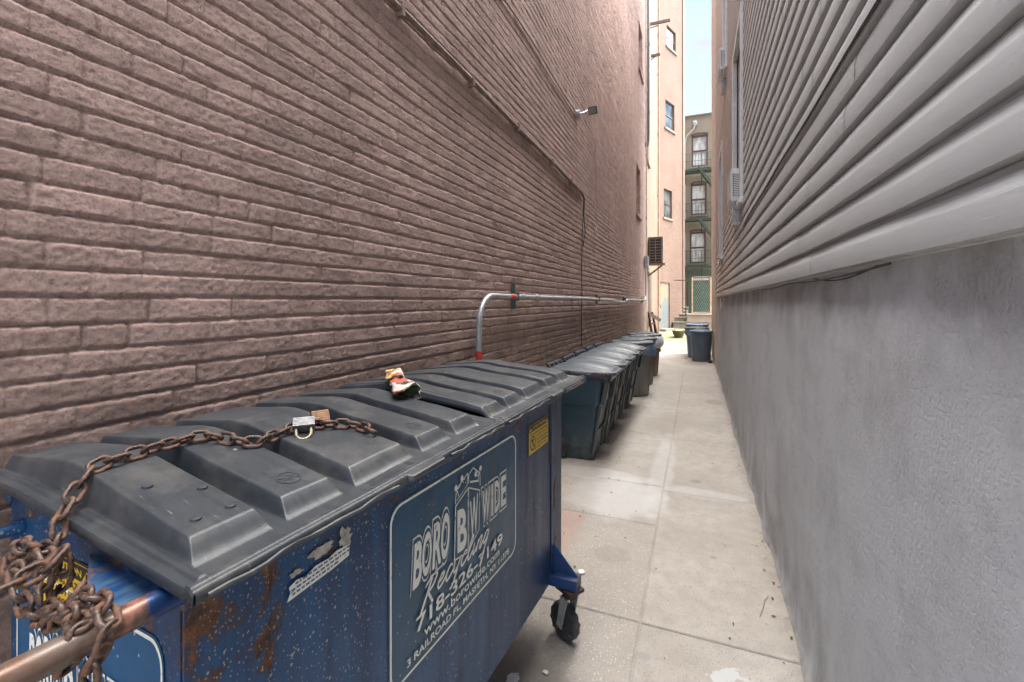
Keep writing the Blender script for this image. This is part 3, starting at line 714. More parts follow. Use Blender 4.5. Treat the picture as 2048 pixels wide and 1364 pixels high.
# ------------------------------------------------------------------ far building with fire escape
fb = thing('beige_apartment_building', 'four storey beige stucco building with green fire escape closing the alley', 'building')
FW = [(-.24, .63, 9.35, 11.15), (-.28, .56, 6.58, 8.37), (-.33, .52, 3.82, 5.62)]
for cx in (-3.2, 3.3): FW += [(cx-.43, cx+.43, 9.35, 11.15), (cx-.43, cx+.43, 6.58, 8.37), (cx-.43, cx+.43, 3.82, 5.62)]
m = MB(); zs = sorted({-.05, 12.25} | {q for o in FW for q in o[2:]})
for z0, z1 in zip(zs, zs[1:]):
    cur = -7.
    for (a, b, c, d) in sorted(o for o in FW if o[2] < (z0+z1)/2 < o[3]): m.box((cur, 28, z0), (a, 28.18, z1)); cur = b
    m.box((cur, 28, z0), (9, 28.18, z1))
m.box((-7, 28.18, -.05), (9, 36, 12.2))
m.build('wall', M_back, fb)
MB().box((-7.05, 27.93, 12.25), (9.05, 28.25, 12.33)).build('roof', M_roofedge, fb)
for (a, b, c, d) in FW:
    q = MB(); x0, x1 = a, b; y0 = 28.06
    # arched head, frame, meeting rail
    arch = [((x0+x1)/2+(x1-x0)/2*math.cos(math.pi-math.pi*i/10), d+.10*math.sin(math.pi*i/10)) for i in range(11)]
    for (p, r) in zip(arch, arch[1:]): q.bar((p[0], 27.99, p[1]), (r[0], 27.99, r[1]), .05, .07)
    q.box((x0, y0-.05, c), (x0+.09, y0+.03, d)); q.box((x1-.09, y0-.05, c), (x1, y0+.03, d)); q.box((x0+.09, y0-.05, d-.10), (x1-.09, y0+.03, d)); q.box((x0+.09, y0-.05, c), (x1-.09, y0+.03, c+.09)); q.box((x0+.09, y0-.04, (c+d)/2-.04), (x1-.09, y0+.03, (c+d)/2+.04))
    f = q.build('window', M_brownframe, fb)
    MB().box((x0+.05, y0+.031, c+.05), (x1-.05, y0+.045, d-.05)).build('pane', M_glassW, f)
    MB().box((x0-.08, 27.93, c-.09), (x1+.08, 28.06, c)).build('sill', M_back, f)
fe = thing('fire_escape', 'green iron fire escape with railed landings and diagonal stairs on the beige building', 'fire escape', (0, 27, 3.5))
def P(x, y, z): return (x, y-27, z-3.5)
for (z, sx) in ((8.95, 1), (6.2, 1), (3.56, 0)):
    q = MB()
    for i in range(9): q.box(P(-.62, 27.0+i*.11, z-.03), P(2.2, 27.06+i*.11, z))
    q.box(P(-.62, 26.96, z-.10), P(2.2, 27.0, z+.01)); q.box(P(-.66, 26.96, z-.10), P(-.62, 28.0, z+.01))
    for xx in (-.55, .3, 1.2, 2.1): q.bar(P(xx, 27.98, z-.6), P(xx, 27.0, z-.08), .035)
    q.build('landing', M_greeniron, fe)
    q = MB()
    for zz in (.45, .86): q.tube([P(-.64, 27.95, z+zz), P(-.64, 26.98, z+zz), P(2.2, 26.98, z+zz)], .014, 6)
    for i in range(19): q.tube([P(-.64+i*.155, 26.98, z), P(-.64+i*.155, 26.98, z+.86)], .009 if i % 6 else .016, 6)
    for i in range(5): q.tube([P(-.64, 27.2+i*.18, z), P(-.64, 27.2+i*.18, z+.86)], .009, 6)
    q.build('railing', M_greeniron, fe)
for z1, z0 in ((8.9, 6.2), (6.15, 3.56)):
    q = MB()
    for yy in (26.42, 26.88):
        q.bar(P(.12, yy, z1), P(1.9, yy, z0+.02), .03, .12)
    for i in range(12):
        t_ = (i+.5)/12; xx = .12+1.78*t_; zz = z1+(z0-z1)*t_
        q.box(P(xx-.09, 26.42, zz-.01), P(xx+.09, 26.88, zz+.01))
    q.build('stair', M_greeniron, fe)
pipe('downspout', 'crooked white drainpipe down the left edge of the beige building', 'downspout',
     [(.0-.05, 27.9, 11.75), (-.12, 27.88, 11.5), (-.45, 27.88, 11.2), (-.56, 27.88, 10.95), (-.60, 27.9, 10.7), (-.62, 27.9, .3)], .05, plain('aged_cream_pipe', (.36, .34, .29), .6, dirt=(.22, .2, .16)))
o = MB().box((-.16, 27.86, 11.7), (.06, 27.99, 11.95)).build('vent_hood', M_galv, bevel=.03); tag(o, 'small grey vent hood high on the beige building at the top of the white drainpipe', 'vent')

# stairs, retaining wall and gate in the yard
st = thing('stone_steps', 'mossy grey stone steps climbing beside the pale retaining wall', 'steps', (-.9, 21.4, .3))
for i, (y, z) in enumerate(((21.35, .72), (21.75, .92), (22.2, 1.06), (22.6, 1.2), (23.0, 1.35))):
    q = MB().box((-.05+.03*i, y-21.4, -.2), (.52, y-21.4+ (.42 if i < 4 else 2.5), z-.3-.04)).build('riser', M_stone, st, bevel=.01)
    MB().box((-.06+.03*i, y-21.42, z-.3-.038), (.53, y-21.4+(.40 if i < 4 else 2.5), z-.3)).build('tread', M_palestep if i > 1 else M_stone, st, bevel=.008)
rt = MB().box((-.36, 21.5, .2), (3.2, 21.9, 1.03)).box((-.38, 21.48, .72), (3.2, 21.92, .76)).build('retaining_wall', M_pinkstucco, bevel=.01)
tag(rt, 'low pale pinkish retaining wall below the green slatted gate', 'wall')
MB().box((-.39, 21.46, 1.03), (3.2, 21.94, 1.08)).build('coping', M_palestep, rt, bevel=.01)
gt = thing('chain_link_gate', 'chain-link gate filled with green slats in a rusty pale frame', 'gate', (.17, 21.7, 1.08))
q = MB()
for x in (-.33, .42): q.tube([(x, 0, 0), (x, 0, 1.62)], .035, 10)
q.tube([(-.33, 0, 1.5), (.42, 0, 1.5)], .022, 8).tube([(-.33, 0, .06), (.42, 0, .06)], .022, 8)
q.build('gate_frame', plain('rusty_pale_frame', (.42, .33, .25), .6, dirt=(.3, .15, .08)), gt)
q = MB()
for i in range(15): q.box((-.28+i*.046, -.006, .08), (-.28+i*.046+.036, .006, 1.47))
q.build('slats', M_slat, gt)
q = MB()
for i in range(-16, 10):
    a = i*.09
    for s_ in (1, -1):
        pts_ = []
        for zz in (0.08, 1.47):
            pts_.append(((a+zz*.5) if s_ > 0 else (a+.78-zz*.5+.0), zz))
        (xa, za), (xb, zb_) = pts_
        # clip to the frame
        def clip(xa, za, xb, zb_):
            lo, hi = -.30, .40; t0, t1 = 0., 1.; dx = xb-xa
            ta = (lo-xa)/dx; tb = (hi-xa)/dx
            if ta > tb: ta, tb = tb, ta
            t0 = max(t0, ta); t1 = min(t1, tb)
            return None if t0 >= t1 else ((xa+dx*t0, za+(zb_-za)*t0), (xa+dx*t1, za+(zb_-za)*t1))
        cc = clip(xa, za, xb, zb_)
        if cc: q.bar((cc[0][0], -.014, cc[0][1]), (cc[1][0], -.014, cc[1][1]), .007)
q.build('wire_mesh', M_galv, gt)
q = MB()
for i in range(9):
    cx = -.26+i*.075; q.tube([(cx+.05*math.cos(k*.7), .02*math.sin(k*.5), 1.60+.05*math.sin(k*.7)) for k in range(9)], .007, 5, closed=True)
q.build('coiled_wire', M_galv, gt)
rl = thing('iron_railing', 'dark iron railing on the stone steps left of the green gate', 'railing', (-.42, 21.5, 1.0))
q = MB().bar((0, 0, 0), (0, 0, 1.6), .045).bar((.04, 1.3, .2), (.04, 1.3, 1.6), .04)
q.build('post', M_rustyiron, rl)
MB().tube([(-.5, -.02, 1.58), (0, 0, 1.56), (.04, 1.3, 1.58)], .018, 8).tube([(-.45, 0.9, .75), (.04, 1.3, .75)], .014, 8).build('rail', M_rustyiron, rl)
# planter
pl = thing('stone_planter', 'round mossy stone tub on the ground before the steps', 'planter', (-.63, 18.85, .235))
rings = []
for (z, r_) in ((0, .15), (.08, .19), (.20, .235), (.25, .24), (.25, .215), (.2, .205)):
    rings.append([(r_*math.cos(k*math.pi/10), r_*math.sin(k*math.pi/10), z) for k in range(20)])
MB().loft(rings).build('tub', plain('mossy_stone', (.10, .085, .05), .9, dirt=(.08, .11, .04), bump=.6, bscale=30, bdist=.01), pl, smooth=True)
bpy.data.objects['tub'].scale = (1, 1, 1)
MB().loft([[(.2*math.cos(k*math.pi/10), .2*math.sin(k*math.pi/10), .205) for k in range(20)], [(.12*math.cos(k*math.pi/10), .12*math.sin(k*math.pi/10), .26) for k in range(20)]]).build('soil', plain('dry_soil', (.25, .20, .12), .95, bump=.8, bscale=30, bdist=.02), pl, smooth=True)
# leaning rusty frames
for k, (x, y, dx, lab) in enumerate(((-1.16, 15.0, -.26, 'rusty folded metal frame leaning on the peach wall, nearest the alley'), (-1.27, 15.3, -.17, 'second rusty folded metal frame leaning behind the first'))):
    t = thing('folded_frame', lab, 'metal frame', (x, y, .0), 0, 'rusty frames leaning on the peach wall')
    wd = .30
    for s_ in (0, 1):
        MB().bar((s_*.10, s_*wd, 0), (dx+s_*.10, s_*wd+.1, 1.28-.1*k), .045, .045).build('leg', M_rustyiron, t)
    MB().bar((dx*.25, .03, .32), (dx*.25+.10, wd, .32), .035).bar((dx*.7, .07, .9), (dx*.7+.10, wd+.07, .9), .035).bar((dx*.98, .1, 1.22), (dx*.98+.30, wd+.1, 1.02), .05).build('crossbar', M_rustyiron, t)
    MB().bar((dx*.97, .1, 1.24), (dx*.97+.36, .22, 1.0), .03, .10).build('arm', plain('pale_worn_arm', (.4, .34, .28), .6), t)

# ------------------------------------------------------------------ things fixed to the brick wall
def zarc(cx, cz, r, a0, a1, n, x, ysign=1): return [(x, cx+r*math.cos(a0+(a1-a0)*i/n), cz+r*math.sin(a0+(a1-a0)*i/n)) for i in range(n+1)]
# galvanised conduit
px_ = -1.385
pts = [(px_, 2.80, -.0), (px_, 2.80, 1.42)]+zarc(3.02, 1.425, .22, math.pi, math.pi/2, 10, px_)[1:]+[(px_, 3.5, 1.643), (px_, 6, 1.645), (px_, 8.3, 1.63), (px_, 8.8, 1.60), (px_, 9.6, 1.60), (px_, 10.1, 1.65), (px_, 13.6, 1.66)]+[(px_, 13.86, 1.70), (px_, 13.95, 1.80), (px_, 13.98, 2.62)]
cdt = MB().tube(pts, .0205, 16).build('conduit', M_galv, smooth=True, angle=60); tag(cdt, 'silver metal conduit bending from upright to horizontal along the brick wall', 'pipe')
MB().tube([(px_, 2.80, 1.18), (px_, 2.80, 1.262)], .0222, 16).build('tape', M_redtape, cdt)
MB().tube([(px_, 3.36, 1.644), (px_, 3.45, 1.644)], .0222, 16).build('tape', M_redtape, cdt)
MB().tube([(px_, 3.95, 1.644), (px_, 4.04, 1.644)], .026, 16).tube([(px_, 3.62, 1.644), (px_, 3.68, 1.644)], .026, 16).build('coupling', M_galv, cdt)
for y_, h_ in ((3.53, .105), (6.95, .07), (9.75, .07), (13.3, .07)):
    MB().box((-1.438, y_-.015, 1.645-h_), (-1.408, y_+.015, 1.645+h_)).box((-1.408, y_-.035, 1.61), (px_+.024, y_-.02, 1.68)).build('strut', M_strut, cdt)
# painted conduit high on the wall, then loose wires
pts = [(-1.415, y_, 3.12+.004*math.sin(y_*3)-.012*(y_-1.5)) for y_ in np.linspace(.2, 6.0, 40)]
c2 = MB().tube(pts, .017, 10).build('cable_conduit', M_conduit, smooth=True, angle=60); tag(c2, 'brown painted conduit running level across the brick wall above the bins', 'pipe')
for y_ in (1.95, 2.75, 3.6, 4.6, 5.4): MB().box((-1.436, y_-.01, 3.08-.012*(y_-1.5)), (-1.392, y_+.01, 3.15-.012*(y_-1.5))).build('clamp', M_conduit, c2)
lw = MB().tube([(-1.42, 6.0, 3.07), (-1.405, 6.05, 3.0), (-1.41, 6.05, 2.85)], .012, 8).tube([(-1.41, 6.05, 2.86), (-1.415, 6.1, 2.7), (-1.41, 6.14, 2.55), (-1.42, 6.08, 2.42), (-1.425, 6.1, 2.36)], .006, 6).tube([(-1.415, 6.05, 2.85), (-1.42, 6.0, 2.5), (-1.425, 5.99, 2.0), (-1.42, 6.0, 1.66), (-1.425, 5.97, 1.5), (-1.425, 6.0, 1.0)], .005, 6)
tag(lw.build('loose_cable', M_blackwire, smooth=True), 'thin dark cable hanging down the brick wall to the bins', 'cable')
lw = MB().tube([(-1.425, 6.9, 4.0), (-1.425, 6.95, 3.3), (-1.42, 6.92, 2.8), (-1.40, 6.8, 2.62), (-1.40, 6.65, 2.66)], .005, 6)
tag(lw.build('loose_cable', M_wire, smooth=True), 'pale thin cable curling to a loose end on the brick wall', 'cable')
pts = [(-1.42, y_, 3.99-.02*math.sin((y_-2)*2.5)+.008*y_) for y_ in np.linspace(1.5, 5.55, 30)]+[(-1.42, 5.66, 4.02)]
c3 = MB().tube(pts, .008, 8).build('cable', M_wire, smooth=True, angle=60); tag(c3, 'thin painted cable feeding the floodlight on the brick wall', 'cable')
t = thing('floodlight', 'small grey floodlight on a round box high on the brick wall', 'lamp', (-1.43, 5.72, 4.02))
MB().tube([(-.01, 0, 0), (.055, 0, 0)], .055, 16).build('mounting_box', M_galv, t, smooth=True)
MB().tube([(.05, 0, 0), (.10, .03, .02), (.13, .06, .05)], .015, 8).build('arm', M_galv, t, smooth=True)
Mx = Matrix.Translation((.19, .10, .06)) @ Matrix.Rotation(R(-8), 4, 'Z') @ Matrix.Rotation(R(20), 4, 'X') @ Matrix.Scale(.85, 4)
MB().box((-.065, -.012, -.055), (.065, .035, .055), Mx).build('lamp_head', M_black, t, bevel=.004)
MB().box((-.055, -.0145, -.045), (.055, -.0125, .045), Mx).build('lens', plain('lamp_lens', (.22, .22, .21), .2), t)

# cables and nail heads on the siding
pts = [(SX-.004, y_, 2.352+.003*math.sin(y_*5)) for y_ in np.linspace(.3, 4.6, 40)]+[(SX-.004, 4.9, 2.33)]
c4 = MB().tube(pts, .0034, 8).tube([(p[0]-.002, p[1], p[2]-.009+.003*math.sin(p[1]*8)) for p in pts], .003, 8).build('cable', M_blackwire, smooth=True, angle=60)
tag(c4, 'pair of black cables running along a groove of the siding', 'cable')
c5 = MB().tube([(.432, y_, 1.698-.012*abs(math.sin(y_*2.4))-.004) for y_ in np.linspace(1.35, 3.6, 50)], .0035, 6).tube([(.438, y_, 1.695-.022*math.sin((y_-1.45)/.7*math.pi)) for y_ in np.linspace(1.45, 2.15, 16)], .0028, 6)
tag(c5.build('cable', M_blackwire, smooth=True), 'dark cable sagging under the bottom edge of the siding', 'cable')
c6 = MB().tube([(.43, 8.6+.9*i/14, 1.68-.19*math.sin(math.pi*i/14)) for i in range(15)], .006, 6)
tag(c6.build('cable', M_whitewire, smooth=True), 'white cable loop hanging below the far end of the siding', 'cable')

# ------------------------------------------------------------------ text helper
def text2d(txt, offset=0., shear=0.):
    cu = bpy.data.curves.new('text', 'FONT'); cu.body = txt; cu.size = 1; cu.offset = offset; cu.shear = shear; cu.resolution_u = 4
    o = bpy.data.objects.new('text', cu); C.objects.link(o)
    dg = bpy.context.evaluated_depsgraph_get(); me = bpy.data.meshes.new_from_object(o.evaluated_get(dg))
    v = [(p.co.x, p.co.y) for p in me.vertices]; f = [tuple(p.vertices) for p in me.polygons]
    bpy.data.objects.remove(o); bpy.data.curves.remove(cu); bpy.data.meshes.remove(me)
    return v, f
def fit(vf, x0, y0, x1, y1, rise=0., pad=0., ref=None):
    v, f = vf; r = ref[0] if ref else v
    ax, bx = min(p[0] for p in r), max(p[0] for p in r); ay, by = min(p[1] for p in r), max(p[1] for p in r)
    sx, sy = (x1-x0)/(bx-ax), (y1-y0)/(by-ay)
    out = []
    for p in v:
        x = x0+(p[0]-ax)*sx; out.append((x, y0+(p[1]-ay)*sy+rise*(x-x0)))
    return out, f
def stroke2d(pts, wd):
    """flat ribbon along a 2D polyline"""
    v = []; f = []; n = len(pts)
    for i, p in enumerate(pts):
        a = pts[max(0, i-1)]; b = pts[min(n-1, i+1)]; d = math.hypot(b[0]-a[0], b[1]-a[1]) or 1
        nx, ny = -(b[1]-a[1])/d*wd/2, (b[0]-a[0])/d*wd/2
        v += [(p[0]+nx, p[1]+ny), (p[0]-nx, p[1]-ny)]
    for i in range(n-1): f.append((2*i, 2*i+1, 2*i+3, 2*i+2))
    return v, f
def smooth2d(pts, k=6):
    P_ = [pts[0]]+list(pts)+[pts[-1]]; out = []
    for i in range(1, len(P_)-2):
        for j in range(k):
            t = j/k; a, b, c, d = P_[i-1], P_[i], P_[i+1], P_[i+2]
            out.append(tuple(.5*((2*b[q])+(-a[q]+c[q])*t+(2*a[q]-5*b[q]+4*c[q]-d[q])*t*t+(-a[q]+3*b[q]-3*c[q]+d[q])*t**3) for q in (0, 1)))
    out.append(pts[-1]); return out
def disc2d(x, y, r, n=14, ry=None): return [(x+r*math.cos(k*2*math.pi/n), y+(ry or r)*math.sin(k*2*math.pi/n)) for k in range(n)], [tuple(range(n))]
def rrect(x0, y0, x1, y1, r, n=6):
    o = []
    for cx, cy, a in ((x1-r, y1-r, 0), (x0+r, y1-r, 90), (x0+r, y0+r, 180), (x1-r, y0+r, 270)):
        o += [(cx+r*math.cos(R(a+90*i/n)), cy+r*math.sin(R(a+90*i/n))) for i in range(n+1)]
    return o
def place(mb, vf, T, d):
    v, f = vf; mb.add([T(x, y, d) for x, y in v], f)
def ring2d(a, b):
    n = len(a); return a+b, [(k, (k+1) % n, n+(k+1) % n, n+k) for k in range(n)]

def sign(parent, T, film, name='sign_panel'):
    """hauler's sign; T(s, t, d) maps sign coordinates (m) to the panel, d outward"""
    W_, H_ = .735, .465
    m = MB(); place(m, (rrect(-.004, -.004, W_+.004, H_+.004, .045), [tuple(range(28))]), T, .0012); sp = m.build(name, film, parent)
    m = MB(); o = rrect(0, 0, W_, H_, .045); i = rrect(.007, .007, W_-.007, H_-.007, .040)
    place(m, ring2d(o, i), T, .0020); m.build('border', M_sw, sp)
    out = MB(); mid = MB(); top = MB()
    def layered(ch, x0, y0, x1, y1, rise=0., shear=.0, bold=.035, w1=.085, w2=.055):
        a = text2d(ch, bold, shear); b = text2d(ch, bold+w2, shear); c = text2d(ch, bold+w1, shear)
        place(top, fit(a, x0, y0, x1, y1, rise), T, .0044)
        place(mid, fit(b, x0, y0, x1, y1, rise, ref=a), T, .0036)
        place(out, fit(c, x0, y0, x1, y1, rise, ref=a), T, .0028)
    # BORO, tall condensed and slanted; first letter drops lower
    xs_ = [(.082, .126), (.124, .172), (.170, .218), (.214, .262)]
    for ch, (a, b) in zip('BORO', xs_):
        layered(ch, a+.004, .222 if a > .1 else .214, b, .334+(a-.08)*.16, .04, .18, .03, .10, .065)
    for ch, (a, b) in zip('WIDE', ((.462, .516), (.526, .539), (.551, .592), (.602, .642))):
        layered(ch, a, .224, b, .337, 0, -.0 if ch != 'I' else 0, .03, .10, .065)
    # tower block emblem carrying B and W
    quad = lambda q: (q, [(0, 1, 2, 3)])
    place(out, quad([(.285, .190), (.368, .176), (.368, .386), (.292, .356)]), T, .0048)
    place(mid, quad([(.290, .195), (.365, .181), (.365, .380), (.297, .352)]), T, .0054)
    place(out, quad([(.370, .176), (.440, .218), (.446, .350), (.370, .386)]), T, .0048)
    place(mid, quad([(.373, .181), (.436, .221), (.441, .347), (.373, .380)]), T, .0054)
    place(top, fit(text2d('B', .035, .0), .303, .206, .358, .338, -.15), T, .0062)
    place(top, fit(text2d('W', .02, .0), .378, .208, .430, .335, .22), T, .0062)
    place(out, stroke2d([(.292, .362), (.300, .405), (.366, .432), (.372, .400)], .004), T, .0050)
    place(out, stroke2d([(.300, .368), (.362, .395), (.366, .430)], .0035), T, .0050)
    place(out, stroke2d([(.372, .400), (.372, .425), (.40, .438), (.444, .405), (.446, .362)], .004), T, .0050)
    place(out, quad([(.380, .395), (.436, .380), (.436, .386), (.380, .402)]), T, .0050)
    # aerials with balls
    for pts_ in (((.312, .378), (.303, .400), (.297, .408)), ((.297, .408), (.315, .405), (.330, .425)), ((.430, .380), (.438, .405), (.447, .418)), ((.447, .418), (.430, .402), (.418, .410))):
        place(out, stroke2d(smooth2d(list(pts_)), .0035), T, .0050)
    for (x, y) in ((.296, .410), (.331, .428), (.448, .420), (.416, .412)): place(out, disc2d(x, y, .0085, 14, .0095), T, .0052)
    for k in range(5): place(out, disc2d(.338+.008*k, .414-.004*k+.01*(k % 2), .0025), T, .0052)
    out.build('outline', M_sw, sp); mid.build('shadow_print', film, sp)
    # script word, drawn as pen strokes
    def scr(pts_, wd=.0072): place(top, stroke2d(smooth2d(pts_), wd), T, .0066)
    def L_(x, *p): return [(x+a*.0405+b*.018, .156+b*.040) for a, b in p]
    scr(L_(.128, (.0, -.6), (.25, .2), (.55, 1.25)), .0085); scr(L_(.128, (-.15, .95), (.5, 1.35), (1.15, 1.2), (.9, .65), (.35, .45)), .0075); scr(L_(.128, (.4, .45), (.75, .1), (1.35, -.5)), .0085)
    x = .188
    scr(L_(x, (.1, .4), (.6, .55), (.7, .85), (.35, .8), (.15, .35), (.4, 0.), (.8, .15), (1.1, .4))); x += .041        # e
    scr(L_(x, (.85, .75), (.5, .9), (.15, .45), (.35, 0.), (.75, .1), (1.1, .4))); x += .041                             # c
    scr(L_(x, (.1, .85), (.15, .3), (.4, .05), (.8, .4))); scr(L_(x, (.95, .9), (.75, .2), (.45, -.7), (.1, -.85))); x += .043  # y
    scr(L_(x, (.85, .75), (.5, .9), (.15, .45), (.35, 0.), (.75, .1), (1.1, .4))); x += .041                             # c
    scr(L_(x, (.05, .3), (.5, 1.3), (.35, 1.6), (.15, 1.), (.2, .1), (.5, 0.), (.8, .4))); x += .030                     # l
    scr(L_(x, (.2, .85), (.2, .2), (.4, 0.), (.7, .4))); place(top, disc2d(x+.030, .156+.052, .0036), T, .0066); x += .027   # i
    scr(L_(x, (.1, 0.), (.2, .85))); scr(L_(x, (.15, .4), (.5, .9), (.75, .8), (.65, .1), (.85, 0.), (1.1, .4))); x += .043      # n
    scr(L_(x, (.85, .8), (.45, .9), (.15, .4), (.4, .05), (.8, .5), (.95, .9), (.75, .0), (.45, -.8), (.1, -.9))); x += .03       # g
    # lines of type
    place(top, fit(text2d('718-326-7149', .018), .100, .092, .610, .134), T, .0060)
    place(top, fit(text2d('www.borowide.com', .012), .135, .060, .585, .088), T, .0056)
    place(top, fit(text2d('3 RAILROAD PL, MASPETH, NY 11378', .016), .062, .024, .664, .048), T, .0060)
    top.build('lettering', M_sw, sp)
    return sp

def warning(parent, T, title, lines, w_, h_, pict=True):
    m = MB(); place(m, ([(0, 0), (w_, 0), (w_, h_), (0, h_)], [(0, 1, 2, 3)]), T, .0015); sp = m.build('warning_label', M_yellow, parent)
    k = MB(); th_ = h_*.21
    place(k, ring2d(rrect(.0, .0, w_, h_, .003, 2), rrect(.004, .004, w_-.004, h_-.004, .003, 2)), T, .0019)
    place(k, ([(.006, h_-.006), (.006, h_-.006-th_), (w_-.006, h_-.006-th_), (w_-.006, h_-.006)], [(0, 1, 2, 3)]), T, .0021)
    y = MB(); place(y, fit(text2d(title, .02), w_*.20, h_-th_+.002, w_*.80, h_-.012), T, .0028)
    for cx in (w_*.10, w_*.90):
        place(y, ([(cx-.017, h_-th_-.001), (cx+.017, h_-th_-.001), (cx, h_-.010)], [(0, 1, 2)]), T, .0026)
        place(k, ([(cx-.0028, h_-th_+.004), (cx+.0028, h_-th_+.004), (cx+.0028, h_-th_*.5), (cx-.0028, h_-th_*.5)], [(0, 1, 2, 3)]), T, .0034)
    top_ = h_-.010-th_; lh = (top_-.008)/(len(lines)+.2)
    for i, (s_, x0, x1) in enumerate(lines):
        place(k, fit(text2d(s_, .015), w_*x0, top_-lh*(i+1)+.003, w_*x1, top_-lh*i-.004), T, .0024)
    if pict:
        cx, cy, r_ = w_*.20, h_*.36, w_*.13
        place(k, ring2d([(cx+r_*math.cos(a*.314), cy+r_*math.sin(a*.314)) for a in range(20)], [(cx+r_*.82*math.cos(a*.314), cy+r_*.82*math.sin(a*.314)) for a in range(20)]), T, .0024)
        place(k, stroke2d([(cx-r_*.6, cy+r_*.6), (cx+r_*.6, cy-r_*.6)], .005), T, .0024); place(k, stroke2d([(cx, cy-r_*.6), (cx, cy+r_*.1), (cx+r_*.3, cy+r_*.5)], .006), T, .0026); place(k, disc2d(cx-.002, cy+r_*.45, .005), T, .0026)
    k.build('lettering', M_ink, sp); y.build('heading', M_yellow, sp)
    return sp

# ------------------------------------------------------------------ dumpster   local axes: x = v (out to the alley), y = u (along), z = w
RD = R(3.5); DO = Vector((-.63, 2.151, 0))
dp = thing('dumpster', 'blue steel dumpster with black ribbed plastic lids against the brick wall', 'dumpster', DO, -RD)
U0, U1, VB, BZ, TZ = -1.70, .035, -.63, .276, 1.172
m = MB()
m.box((-.006, U0+.004, BZ), (0, U1-.004, TZ-.03)).box((VB, U0+.004, BZ), (VB+.006, U1-.004, TZ))
m.box((VB+.006, U0+.001, BZ), (-.006, U0+.007, TZ-.03)).box((VB+.006, U1-.007, BZ), (-.006, U1-.001, TZ-.03)).box((VB+.006, U0+.007, BZ), (-.006, U1-.007, BZ+.008))
# sloping upper edge of both end panels
for u in (U0+.001, U1-.007):
    m.add([(VB+.006, u, TZ-.03), (-.006, u, TZ-.03), (-.006, u, TZ), (VB+.006, u, TZ+.045), (VB+.006, u+.006, TZ-.03), (-.006, u+.006, TZ-.03), (-.006, u+.006, TZ), (VB+.006, u+.006, TZ+.045)],
          [(0, 1, 2, 3), (7, 6, 5, 4), (3, 2, 6, 7), (0, 3, 7, 4), (1, 5, 6, 2)])
m.build('body', M_paint, dp)
MB().box((.0005, U0, BZ-.004), (.0045, -1.556, TZ-.03)).build('corner_plate', M_paint, dp, bevel=.0015)
MB().box((.0005, -.104, BZ-.004), (.005, U1, TZ-.03)).build('corner_plate', M_paint, dp, bevel=.0015)
MB().box((.0005, -.118, .84), (.003, -.107, TZ-.03)).build('groove_strip', M_black, dp)
MB().box((-.012, U0-.005, TZ-.045), (.012, U1+.005, TZ)).box((VB-.01, U0-.005, TZ+.0), (VB+.012, U1+.005, TZ+.045)).build('rim', M_paint, dp, bevel=.004)
# lids
def prof_lin(v, pts):
    return np.interp(v, [p[0] for p in pts], [p[1] for p in pts])
BASE = [(-.70, 1.228), (-.64, 1.240), (-.49, 1.240), (-.30, 1.228), (.05, 1.200), (.095, 1.198)]
TOPP = [(-.70, 1.262), (-.62, 1.270), (-.42, 1.2925), (-.38, 1.294), (-.34, 1.291), (0., 1.234), (.06, 1.21)]
def lin(a, b, x): 
    t = np.clip((x-a)/(b-a), 0, 1); return t+.10*np.sin(2*np.pi*t)*-1*.5
def lid_w(u, v, pads, u0, u1):
    t_ = (u+1.7)/1.7; tilt = t_*(.024*sm(-.32, -.02, v)-.006+.012*sm(-.35, -.6, v)*0)
    b = prof_lin(v, BASE); tp = prof_lin(v, TOPP)
    k = np.zeros_like(u)
    for (a, c) in pads:
        q = lin(a-.016, a-.001, u)*(1-lin(c+.001, c+.013, u))
        q = np.minimum(q, (1-lin(.004, .040, v)))*lin(-.665, -.645, v)
        k = np.maximum(k, q)
    end = sm(u0+.01, u0+.028, u)*(1-sm(u1-.028, u1-.01, u))
    h = b+(tp-b)*k
    # raised rim bead round the lid
    bead = .005*(sm(.070, .076, v)-sm(.086, .092, v))+.005*((sm(u0+.012, u0+.018, u)-sm(u0+.026, u0+.032, u))*(v < .075))+.005*((sm(u1-.032, u1-.026, u)-sm(u1-.018, u1-.012, u))*(v < .075))
    wob = .004*vnoise(u*5, v*5, 41)+.0012*vnoise(u*18, v*18, 42)
    return h+bead+tilt+wob
PADS1 = [(-1.690, -1.585), (-1.530, -1.425), (-1.362, -1.195), (-1.126, -1.022), (-.960, -.862)]
LIDS = [(-1.735, -.775, PADS1), (-.770, .125, [(a+.925, min(b+.925, .075)) for a, b in PADS1])]
M_lidlet = plain('moulded_lid_plastic', (.035, .04, .045), .4)
